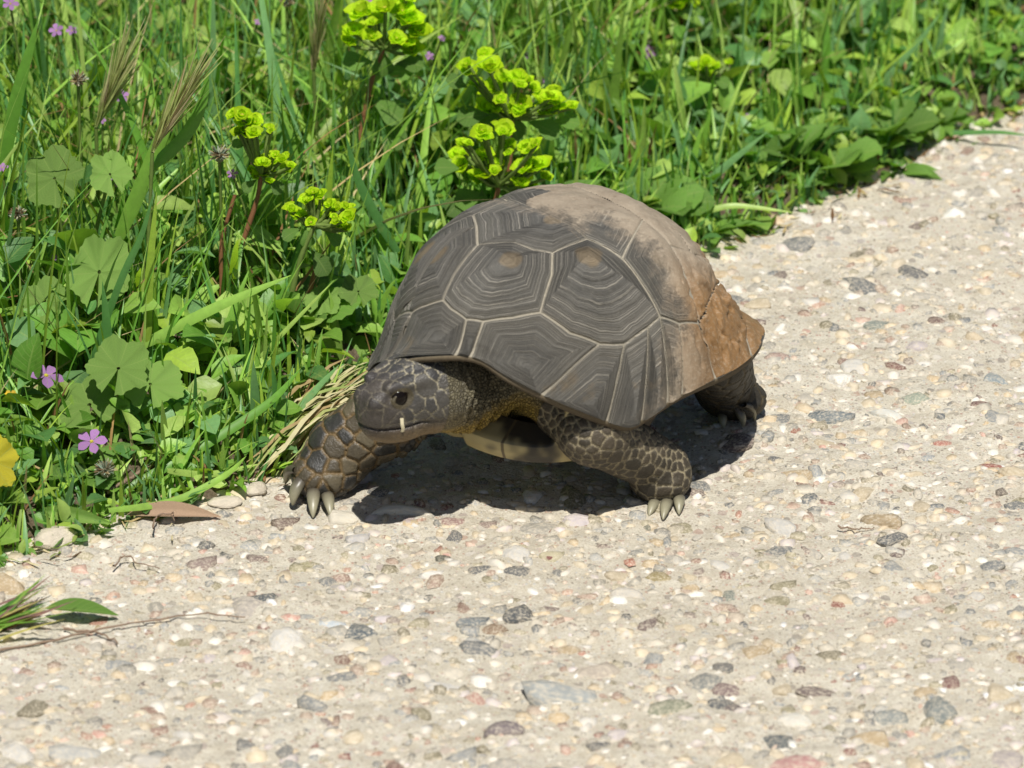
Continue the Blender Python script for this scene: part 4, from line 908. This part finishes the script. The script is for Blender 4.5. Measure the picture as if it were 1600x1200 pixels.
violet(72, 587, 25, -.005, 'violet five-petalled flower with narrow petals above the broad lobed leaves')
violet(143, 690, 22, -.045, 'pale violet flower low over hairy green buds by the path edge')
for px, py, r, y, lab in [(88, 48, 12, .25, 'bluish violet flower above the brownish barley ear'), (112, 48, 9, .25, 'small pinkish flower next to the bluish violet one'), (16, 6, 14, .22, 'violet flower at the tall outer end of the meadow'), (190, 150, 11, .2, 'violet bud opening on a hairy stem between the barley ears'), (180, 284, 9, .15, 'violet flower hanging just above the pleated mallow leaves'), (4, 262, 9, .12, 'violet flower beside the round hairy seed head'), (363, 272, 9, .13, 'bright violet flower under the fluffy pale seed head'), (160, 188, 6, .2, 'very small violet flower at the base of the brownish barley ear'), (671, 88, 8, .3, 'violet flower below the tall spurge flower head'), (690, 60, 6, .3, 'small blue-violet flower beside the tall spurge'), (847, 127, 8, .33, 'violet flower peeping over the wide lime umbel'), (824, 88, 8, .36, 'pale lilac flower behind the wide lime umbel'), (575, 2, 7, .3, 'white-violet flower tip above the tall spurge'), (403, 34, 6, .3, 'tiny violet flower near the dull bristly seed head'), (86, 402, 6, .08, 'small violet flower by the upright scalloped mallow leaf'), (1170, 187, 12, .36, 'lilac flower leaning over the upright oval-leaved plant'), (1012, 8, 8, .5, 'faint violet flower deep in the grass near the highest spurge')]:
    violet(px, py, r, y, lab, 'tiny violet flowers in the meadow')
violet(1015, 82, 14, .4, 'pinkish violet flower seen edge-on near the lone lime spurge')
# yellow flower and yellow leaf at the verge
g = aty(17, 618, -.02); r0 = empty('yellow_flower', (g[0], -.02, gz(g[0], -.02)), 'tiny yellow clover-like flower beside the violet flower', 'flower'); 
for k in range(6):
    d = Vector((math.cos(k * 1.05), math.sin(k * 1.05) * .6 - .2, .5)); o = bpy.data.objects.new('petal', leaf_mesh('petal', M['yellow'], kind='petal', nu=4)); col.objects.link(o); o.parent = r0; o.matrix_basis = Matrix.Translation(-Vector(r0.location)) @ orient(d, (0, -.5, 1), .0032, g)
v, f = tube([np.array(r0.location), g], .0006, .0006, 5); obj('stem', mesh('stem', v - np.array(r0.location), f), M['greenstem'], r0)
o = obj('yellowed_leaf', disc_mesh('yellowed_leaf', M['yleaf'], 5), label='bright yellow withered round leaf lying at the verge', cat='leaf'); o.matrix_basis = orient((.5, .2, -.3), (.3, -.6, .7), .0115, aty(-8, 722, -.085))

# ---- mallow: round scalloped leaves
MD = [disc_mesh('leaf', M['mallow'], k) for k in range(3)]
def mallow(label, y, leaves, base_px):
    b = aty(*base_px, y); b[2] = gz(b[0], y) - .003; root = empty('mallow_plant', b, label, 'mallow', 'mallow plants in the verge')
    for px, py, r, nx, ny, sx in leaves:
        KEEP.append((px, py, r * .8, y))
        yy = y + rng.normal(0, .004); c = aty(px, py, yy); n = Vector((nx, ny, .8)).normalized(); xd = Vector((rng.uniform(-.4, .4), -.35, -.6)); 
        lo = bpy.data.objects.new('leaf', MD[rng.integers(3)]); col.objects.link(lo); lo.parent = root
        xd = (xd - xd.dot(n) * n).normalized(); lo.matrix_basis = Matrix.Translation(-Vector(b)) @ orient(-xd, n, (r / SC * 1.05, r / SC * sx, r / SC), c)
        v, f = tube([b, (b + c) / 2 + np.array([0, .006, .004]), c - np.array(n) * .0003], .0012, .0009, 6); obj('stalk', mesh('stalk', v - b, f), M['greenstem'], root)
mallow('mallow with two round pleated leaves high in the grass', .10, [(85, 278, 44, -.1, -.75, .95), (172, 272, 34, .25, -.6, .9)], (110, 470))
mallow('mallow with one large upright scalloped leaf crossed by blades', .06, [(155, 425, 54, .15, -.95, .75), (70, 470, 34, -.2, -.6, 1)], (140, 545))
mallow('low mallow spreading broad speckled leaves over the path edge', .0, [(185, 575, 44, .1, -.5, 1.), (235, 600, 42, .2, -.45, 1.1), (140, 632, 46, -.1, -.4, 1.2), (190, 665, 36, .1, -.2, 1.1), (100, 660, 30, -.2, -.3, 1.)], (180, 655))
mallow('mallow leaf cluster close to the tortoise front rim', .10, [(545, 550, 30, .1, -.5, 1.), (505, 470, 26, -.2, -.6, 1.), (560, 455, 28, .2, -.4, 1.)], (520, 560))
mallow('mallow with small rounded leaves under the squat spurge', .06, [(300, 545, 26, .1, -.5, 1.), (340, 520, 22, -.1, -.7, 1.), (275, 600, 24, .2, -.4, 1.), (330, 590, 24, .1, -.4, 1.)], (310, 600))

# ---- broad-leaved rosettes along the verge
LB = [leaf_mesh('leaf', M['broad'], kind='ovate', nu=14, curl=.5, fold=.25, rip=.03), leaf_mesh('leaf', M['broad'], kind='lance', nu=14, curl=.35, fold=.25), leaf_mesh('leaf', M['broad'], kind='spoon', nu=14, curl=.5, fold=.15, scal=.12)]
def rosette(label, px, py, n, L_, kind, up=(.2, .9), spread=6.28, a0=0, group='broad-leaved plants along the path edge'):
    g = ground(px, py); g[2] = gz(g[0], g[1]) - .002; root = empty('broadleaf_plant', g, label, 'plant', group)
    n = int(n * 1.6)
    for k in range(n):
        a = a0 + spread * 2 * k / n + rng.normal(0, .25); e = rng.uniform(*up); d = Vector((math.cos(a) * math.cos(e), math.sin(a) * math.cos(e), math.sin(e)))
        o = bpy.data.objects.new('leaf', LB[kind]); col.objects.link(o); o.parent = root
        s = L_ * .66 * rng.uniform(.6, 1.25); o.matrix_basis = orient(d, Vector((rng.normal(0, .3), rng.normal(-.1, .3), 1)), (s, s * rng.uniform(.85, 1.2), s), d * .002)
rosette('plant with upright oval leaves where the path bends away', 1235, 285, 9, .042, 0, (.5, 1.2))
rosette('plant with blunt spoon leaves hugging the sunny path edge', 1300, 285, 8, .036, 2)
rosette('plant with narrow drooping leaves just behind the shell', 1110, 372, 10, .045, 1, (.1, .8))
rosette('dark rosette with short oval leaves behind the narrow-leaved plant', 1180, 310, 9, .032, 0)
rosette('wide rosette with notched leaves near the far bend', 1390, 235, 9, .04, 2)
rosette('small oval-leaved plant at the far end of the verge', 1460, 205, 8, .03, 0, (.1, .7))
rosette('low creeping plant spilling narrow leaves onto the far path', 1400, 262, 7, .04, 1, (.02, .4))
rosette('loose leafy plant growing between shell and spurge stems', 640, 545, 9, .045, 0, (.3, 1.1))
rosette('notched leafy plant at the foot of the squat spurge', 470, 575, 9, .045, 2, (.4, 1.2))
rosette('narrow-leaved plant beside the old brown stems', 400, 560, 8, .05, 1, (.4, 1.2))
rosette('small leafy plant at the left end of the path edge', 60, 790, 9, .026, 0, (.1, .8))
rosette('notched low plant beside the pale violet flower', 130, 770, 9, .026, 2, (.1, .7))
rosette('narrow-leaved weed under the low mallow', 230, 735, 8, .032, 1, (.05, .5))
rosette('oval-leaved weed near the reaching foot', 400, 690, 8, .028, 0, (.1, .6))
rosette('large notched plant deep in the meadow', 300, 420, 9, .06, 2, (.4, 1.2))
rosette('pale oval-leaved plant below the tiny yellow flower', 20, 690, 8, .03, 0, (.2, .9))
rosette('tall narrow-leaved plant behind the mallow leaves', 60, 560, 9, .06, 1, (.6, 1.3))
rosette('bushy oval-leaved plant behind the lime umbels', 860, 400, 10, .045, 0, (.4, 1.2))
rosette('spoon-leaved plant in the grass right of the shell top', 1010, 365, 9, .045, 2, (.4, 1.2))

# ---- broad single blades read off the photograph
def blade(label, pl, w_, y, cidx=0, y2=None, group='broad grass blades arching out of the verge', name='grass_shoot'):
    n = len(pl); ys = np.linspace(y, y if y2 is None else y2, n); pts = np.array([aty(p[0], p[1], yy) for p, yy in zip(pl, ys)])
    pts[:, 2] = np.maximum(pts[:, 2], .0015)
    tt = np.linspace(0, n - 1, 14); q = np.stack([np.interp(tt, np.arange(n), pts[:, k]) for k in range(3)], -1)
    for _ in range(3): q[1:-1] = (q[:-2] + 2 * q[1:-1] + q[2:]) / 4
    prof = np.interp(np.linspace(0, 1, 14), [0, .15, .5, .8, 1], [.7, 1, 1, .6, .05]) * w_ / SC / 2
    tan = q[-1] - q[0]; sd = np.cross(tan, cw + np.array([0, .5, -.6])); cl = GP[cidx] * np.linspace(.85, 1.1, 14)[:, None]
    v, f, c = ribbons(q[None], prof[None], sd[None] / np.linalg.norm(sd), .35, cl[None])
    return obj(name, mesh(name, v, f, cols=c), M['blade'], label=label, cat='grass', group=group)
blade('long broad blade slanting up past the brown spurge stems', [(205, 548), (330, 482), (455, 430)], 17, .05, 2)
blade('dark blade crossing in front of the scalloped mallow leaf', [(130, 600), (190, 430), (222, 370), (240, 300)], 11, .03, 3)
blade('wide pale blade folded beneath the second barley ear', [(185, 372), (225, 280), (262, 190), (272, 150)], 24, .09, 0)
blade('broad blade sheathing the second barley ear', [(235, 262), (290, 215), (318, 160), (325, 105)], 20, .085, 1)
blade('dark thin upright stalk-like blade at the back of the meadow', [(281, 240), (283, 120), (282, -20)], 6, .2, 3)
blade('tall broad blade rising at the far left of the verge', [(-10, 330), (25, 150), (60, 30)], 22, .14, 1)
blade('long blade lying low out over the pebbles', [(185, 770), (330, 690), (430, 625), (470, 575)], 15, -.045, 1, .02)
blade('narrow blade bending onto the path beside the dead leaf', [(170, 797), (275, 786), (362, 738), (385, 712)], 11, -.08, 2, -.03)
blade('bright short blade pointing at the reaching foot', [(262, 735), (325, 743), (410, 724)], 11, -.05, 4, -.02)
blade('thin bright blade leaning towards the shell front', [(394, 571), (448, 514), (522, 438)], 7, .06, 4)
blade('dark glossy blade curving down beside the shell', [(622, 395), (580, 325), (556, 275), (540, 210)], 15, .16, 3)
blade('grey-green blade fallen across the pale flattened grass', [(395, 740), (450, 660), (500, 600), (530, 570)], 12, -.02, 5, .05)
blade('long low blade stretching along the path behind the shell', [(1060, 345), (1140, 318), (1240, 332)], 10, .262, 4)
blade('grey-green blade arching right above the path bend', [(1060, 330), (1120, 270), (1200, 205)], 14, .29, 5)
blade('blue-green blade crossing the grass right of the shell', [(880, 140), (960, 230), (1010, 300)], 11, .3, 5)
blade('upright blade standing behind the shell shoulder', [(1085, 320), (1095, 240), (1112, 165)], 15, .32, 0)
blade('long blade fallen onto the far path edge', [(1405, 232), (1480, 208), (1560, 205), (1610, 212)], 9, .39, 3, .37)
blade('blade leaning over the far verge plants', [(1290, 260), (1360, 150), (1440, 60), (1470, 20)], 12, .42, 5)
blade('slim yellow-green stalk leaning over the far verge', [(1320, 180), (1380, 110), (1440, 60)], 5, .4, 6)
blade('broad blade rising from behind the low mallow', [(165, 610), (168, 520), (160, 440)], 15, .025, 3)
blade('slim green stalk with a thick sheath between mallow and stems', [(230, 540), (232, 440), (245, 300)], 14, .05, 6)
# ---- barley ears
def barley(label, p0, p1, y, base):
    KEEP.extend([(p0[0] * (1 - t) + p1[0] * t, p0[1] * (1 - t) + p1[1] * t, 18, y) for t in (.1, .4, .7, 1)]); a, b = aty(*p0, y), aty(*p1, y - .01); g = aty(*base, y + .01); g[2] = gz(g[0], g[1]) - .003; root = empty('barley_stalk', g, label, 'wild barley', 'wild barley ears')
    part_tube('stem', [g, (g + a) / 2 + np.array([.003, 0, 0]), a], .0012, .0009, M['greenstem'], root)
    ax = b - a; Ln = np.linalg.norm(ax); ax /= Ln; sd = np.cross(ax, cw); n = 70; t = rng.random(n) * .6; ph = rng.uniform(0, 6.28, n)
    o0 = a + ax * (t * Ln)[:, None]; dr = ax[None] + (sd[None] * np.cos(ph)[:, None] + cw[None] * np.sin(ph)[:, None]) * rng.uniform(.08, .30, n)[:, None]; ln = Ln * rng.uniform(.45, .75, n)
    K = 5; tt = np.linspace(0, 1, K); ctr = o0[:, None] + dr[:, None] * (tt[None] * ln[:, None])[..., None]; wd = np.array([.0011, .0013, .0006, .0004, .0001])[None] * rng.uniform(.6, 1.2, (n, 1))
    pal = np.array([hexc(x) for x in ('b9c078', 'c9c48c', 'a5b266', 'b8a880')]); cl = pal[rng.integers(4, size=n)][:, None] * np.ones((1, K, 1))
    v, f, c = ribbons(ctr, wd, rng.normal(size=(n, 3)), .4, cl); obj('awns', mesh('awns', v - g, f, cols=c), M['straw'], root)
barley('brownish wild barley ear leaning right at the back of the grass', (150, 200), (205, 62), .16, (135, 330))
barley('slanting wild barley ear held between two broad blades', (238, 238), (318, 92), .08, (200, 400))
barley('upright narrow barley spike standing behind the spurge heads', (490, 110), (500, 5), .26, (480, 330))
# ---- bristly seed heads
def seedhead(label, px, py, r, y):
    KEEP.append((px, py, r, y)); c = aty(px, py, y); g = np.array([c[0], y + .01, 0]); g[2] = gz(g[0], g[1]) - .003; root = empty('seed_head', g, label, 'seed head', 'bristly seed heads'); n = 130
    d = rng.normal(size=(n, 3)); d[:, 2] = np.abs(d[:, 2]) * 1.2 - .3; d /= np.linalg.norm(d, axis=1, keepdims=True); tt = np.linspace(0, 1, 4); R0 = r / SC
    ctr = c[None, None] + d[:, None] * (.25 + .75 * tt[None, :, None]) * R0 * rng.uniform(.7, 1.1, (n, 1, 1)); wd = np.array([.0005, .0005, .0003, .0002])[None].repeat(n, 0)
    pal = np.array([hexc(x) for x in ('b7b39a', '9b8a63', '8fa08a', '6f5a40')]); v, f, cc_ = ribbons(ctr, wd, rng.normal(size=(n, 3)), .3, pal[rng.integers(4, size=n)][:, None].repeat(4, 1)); obj('bristles', mesh('bristles', v - g, f, cols=cc_), M['straw'], root)
    bm = bmesh.new(); bmesh.ops.create_icosphere(bm, subdivisions=2, radius=R0 * .45, matrix=Matrix.Translation(Vector(c) - Vector(g) - Vector((0, 0, R0 * .2)))); me = bpy.data.meshes.new('core'); bm.to_mesh(me); bm.free(); obj('core', me, M['hair'], root)
    part_tube('stem', [g, (g + c) / 2, c], .0009, .0008, M['greenstem'], root, 5)
seedhead('brown and white bristly seed head near the brownish barley', 122, 125, 16, .17)
seedhead('fluffy pale seed head left of the yellowing spurge', 343, 243, 18, .12)
seedhead('round hairy seed head at the far left of the meadow', 28, 335, 14, .09)
seedhead('dull hairy bud cluster below the pale violet flower', 165, 735, 18, -.055)
seedhead('dull bristly seed head at the top edge beside the tall spurge', 448, 4, 14, .32)

# ---- flattened pale grass in front of the reaching foot
n = 95; p0 = np.array([aty(rng.uniform(370, 470), rng.uniform(675, 745), 0) for _ in range(n)]); st_ = np.array([ground(rng.uniform(380, 480), rng.uniform(655, 745), rng.uniform(.002, .012)) for _ in range(n)]); en = np.array([ground(rng.uniform(520, 600), rng.uniform(560, 640), rng.uniform(.004, .022)) for _ in range(n)])
tt = np.linspace(0, 1, 7)[None, :, None]; ctr = st_[:, None] * (1 - tt) + en[:, None] * tt; ctr[..., 2] += .006 * np.sin(np.pi * tt[..., 0]) + rng.normal(0, .001, (n, 7))
pal = np.array([hexc(x) for x in ('b3ad7c', '9aa060', 'c5bd92', '8fa05a', 'a08a60')])
v, f, c = ribbons(ctr, np.array([.2, .8, 1, 1, .9, .6, .1])[None] * rng.uniform(.0005, .0013, (n, 1)), rng.normal(size=(n, 3)) * (1, 1, .3), .3, pal[rng.integers(5, size=n)][:, None].repeat(7, 1))
obj('flattened_grass', mesh('flattened_grass', v, f, cols=c), M['straw'], label='pale flattened ear of dry grass lying under the tortoise head', cat='dry grass')

# ---- small things on the path
def lying_leaf(name, label, mat, px, py, L_, wd, az, z, kind='lance', tilt=(0, 0, 1), cat='leaf'):
    g = ground(px, py); me = leaf_mesh(name, mat, kind=kind, nu=12, curl=.14, fold=.35)
    o = obj(name, me, label=label, cat=cat); o.matrix_basis = orient((math.cos(az), math.sin(az), 0), tilt, (L_ / SC, L_ / SC * wd, L_ / SC), (g[0] - math.cos(az) * L_ / SC / 2, g[1] - math.sin(az) * L_ / SC / 2, z)); return o
lying_leaf('dead_leaf', 'curled tan dead leaf lying at the edge of the path', M['deadleaf'], 272, 816, 140, .62, .03, .004, 'lance', (0, -.45, .9))
lying_leaf('fallen_leaf', 'smooth green pointed leaf lying alone on the pebbles', M['broad'], 128, 968, 108, .8, -.12, .0045, 'lance', (0, -.3, 1))
lying_leaf('curled_leaf', 'pale green strap leaf curling round a half-buried stone', M['mallow'], 115, 832, 120, .6, -.3, .008, 'lance', (.2, -.7, .6))
def twig(label, pl, r, z=.002):
    pts = np.array([ground(*p) for p in pl]); pts[:, 2] = z + np.abs(rng.normal(0, .0008, len(pl))); tt = np.linspace(0, len(pl) - 1, 20); q = np.stack([np.interp(tt, np.arange(len(pl)), pts[:, k]) for k in range(3)], -1); q += rng.normal(0, .0003, q.shape)
    obj('twig', mesh('twig', *tube(q, r, r * .5, 6)), M['twig'], label=label, cat='twig')
twig('long thin brown twig lying below the green fallen leaf', [(-10, 1028), (60, 1012), (150, 990), (240, 978), (330, 970), (385, 972)], .0006)
twig('short dark forked twig tip beside the long twig', [(100, 990), (150, 992), (185, 1008)], .0007, .0015)
twig('small hooked black tendril near the dead leaf', [(178, 897), (190, 880), (205, 878), (212, 890), (250, 897)], .0005, .003)
twig('wiry crumpled stem just below the dead leaf', [(240, 845), (244, 825), (270, 820), (272, 832)], .0005, .006)
twig('reddish trailing stem hanging from the verge plants', [(165, 795), (230, 757), (275, 725)], .0011, .008)
twig('tiny dark twig lying among grey pebbles', [(1310, 828), (1340, 833), (1366, 830)], .0005, .0015)
def stone(label, px, py, a, b, h, rz):
    g = ground(px, py); me = PM[3].copy(); me.name = 'stone'; me.materials.clear(); o = obj('stone', me, M['pebble'], label=label, cat='stone'); o.color = (.55, .49, .39, 1); o.location = (g[0], g[1], h * .45); o.scale = (a, b, h); o.rotation_euler = (0, 0, rz)
stone('pale rounded stone half buried at the verge', 88, 852, .0125, .010, .0055, .4)
stone('flat grey-white stone beside the reaching foot', 352, 788, .010, .006, .0022, .2)
stone('cream stone partly under the grass blades', 400, 768, .008, .006, .0025, 1.)
stone('small cream stone touching the clawed foot', 585, 728, .010, .007, .004, .5)
# grass tuft on the path at the left
n = 46; b0 = ground(-25, 985); az = rng.uniform(-.35, .9, n); base = np.tile(b0, (n, 1)) + rng.normal(0, .004, (n, 3)) * (1, 1.2, 0)
c_ = blade_lines(n, base, rng.uniform(.018, .036, n), rng.uniform(.75, 1.0, n), rng.uniform(.0, .3, n), az); c_[..., 2] = c_[..., 2] * .45 + .001
pal = np.array([hexc(x) for x in ('6f9a40', '86a54e', '55803a', '8a6a6a', 'b8b070')]); yaw = az + 1.57
v, f, c = ribbons(c_, np.array([.6, 1, 1, .9, .7, .4, .05])[None] * rng.uniform(.0006, .0015, (n, 1)), np.stack([np.cos(yaw), np.sin(yaw), 0 * yaw], -1), .3, pal[rng.integers(5, size=n)][:, None].repeat(7, 1))
obj('grass_tuft', mesh('grass_tuft', v, f, cols=c), M['blade'], label='small green and purple grass tuft lying beside the fallen leaf', cat='grass tuft')
# straw fragment hanging from the mouth
a = hit(628, 655); 
if a is not None:
    aw = toW(a); q = np.array([aw + np.array([0, -.001, .001]) + d_ for d_ in ((0, 0, 0), (.0002, -.0008, -.003), (.0006, -.0004, -.0052), (.0002, .0002, -.0072))])
    v, f, c = ribbons(q[None], np.full((1, 4), .0008), np.array([[1., .2, 0]]), .3, np.tile(hexc('d9cfae'), (1, 4, 1)))
    obj('straw_fragment', mesh('straw_fragment', v, f, cols=c), M['straw'], label='short cream straw fragment stuck to the tortoise mouth', cat='straw')
# ---- the grass itself, grown last between all of these
v, f, c = join([make_grass(11500, .0011, (.5, 1.35), 0), make_grass(1500, .0023, (.6, 1.5), 1, dmin=.02, bend=(.3, .3)), make_grass(1500, .0013, (.5, 1.1), 2, dmin=-.012, dmax=.07, lean=(.5, .3), bend=(.5, .4), pw=1)])
obj('meadow_grass', mesh('meadow_grass', v, f, cols=c), M['blade'], label='dense green meadow grass growing behind the path edge', cat='grass', kind='stuff')
v, f, c = make_grass(5000, .004, (.8, 1.6), 3, dmin=.9, dmax=4.5, xr=(-3, 4), pw=1.)
obj('far_meadow_grass', mesh('far_meadow_grass', v, f, cols=c), M['blade'], label='coarser grass farther out in the meadow', cat='grass', kind='stuff')
SPAL = np.array([hexc(x) for x in ('b09a6a', '9a7a4e', 'c2b183', '8d6a45')])
v, f, c = make_grass(1700, .0009, (.5, 1.2), 4, lean=(.6, .4), bend=(.4, .4), pal=SPAL)
obj('dry_straw', mesh('dry_straw', v, f, cols=c), M['straw'], label='thin tan dry stalks scattered through the green grass', cat='straw', kind='stuff')
# ---- litter of broken straw and leaf bits along the path edge
n = 420; x = rng.uniform(-.34, .36, n); y = edge_y(x) - np.abs(rng.normal(0, .02, n)) + .012; ln = rng.uniform(.003, .014, n); az = rng.uniform(0, 6.28, n); tt = np.linspace(-.5, .5, 4)
z0 = path_z(np.stack([x, y, 0 * x], -1)) + .0012; ctr = np.stack([x[:, None] + np.cos(az)[:, None] * tt * ln[:, None], y[:, None] + np.sin(az)[:, None] * tt * ln[:, None], z0[:, None] + rng.uniform(0, .0018, (n, 4))], -1)
pal = np.array([hexc(q_) for q_ in ('b49f70', '8a6a45', '6b4f34', '7f8f45', 'c9bd94')]); v, f, c = ribbons(ctr, np.array([.5, 1, .9, .2])[None] * rng.uniform(.0003, .0011, (n, 1)), np.stack([-np.sin(az), np.cos(az), rng.normal(0, .3, n)], -1), .3, pal[rng.integers(5, size=n)][:, None].repeat(4, 1))
obj('plant_litter', mesh('plant_litter', v, f, cols=c), M['straw'], label='broken straw and leaf crumbs strewn along the path edge', cat='litter', kind='stuff')
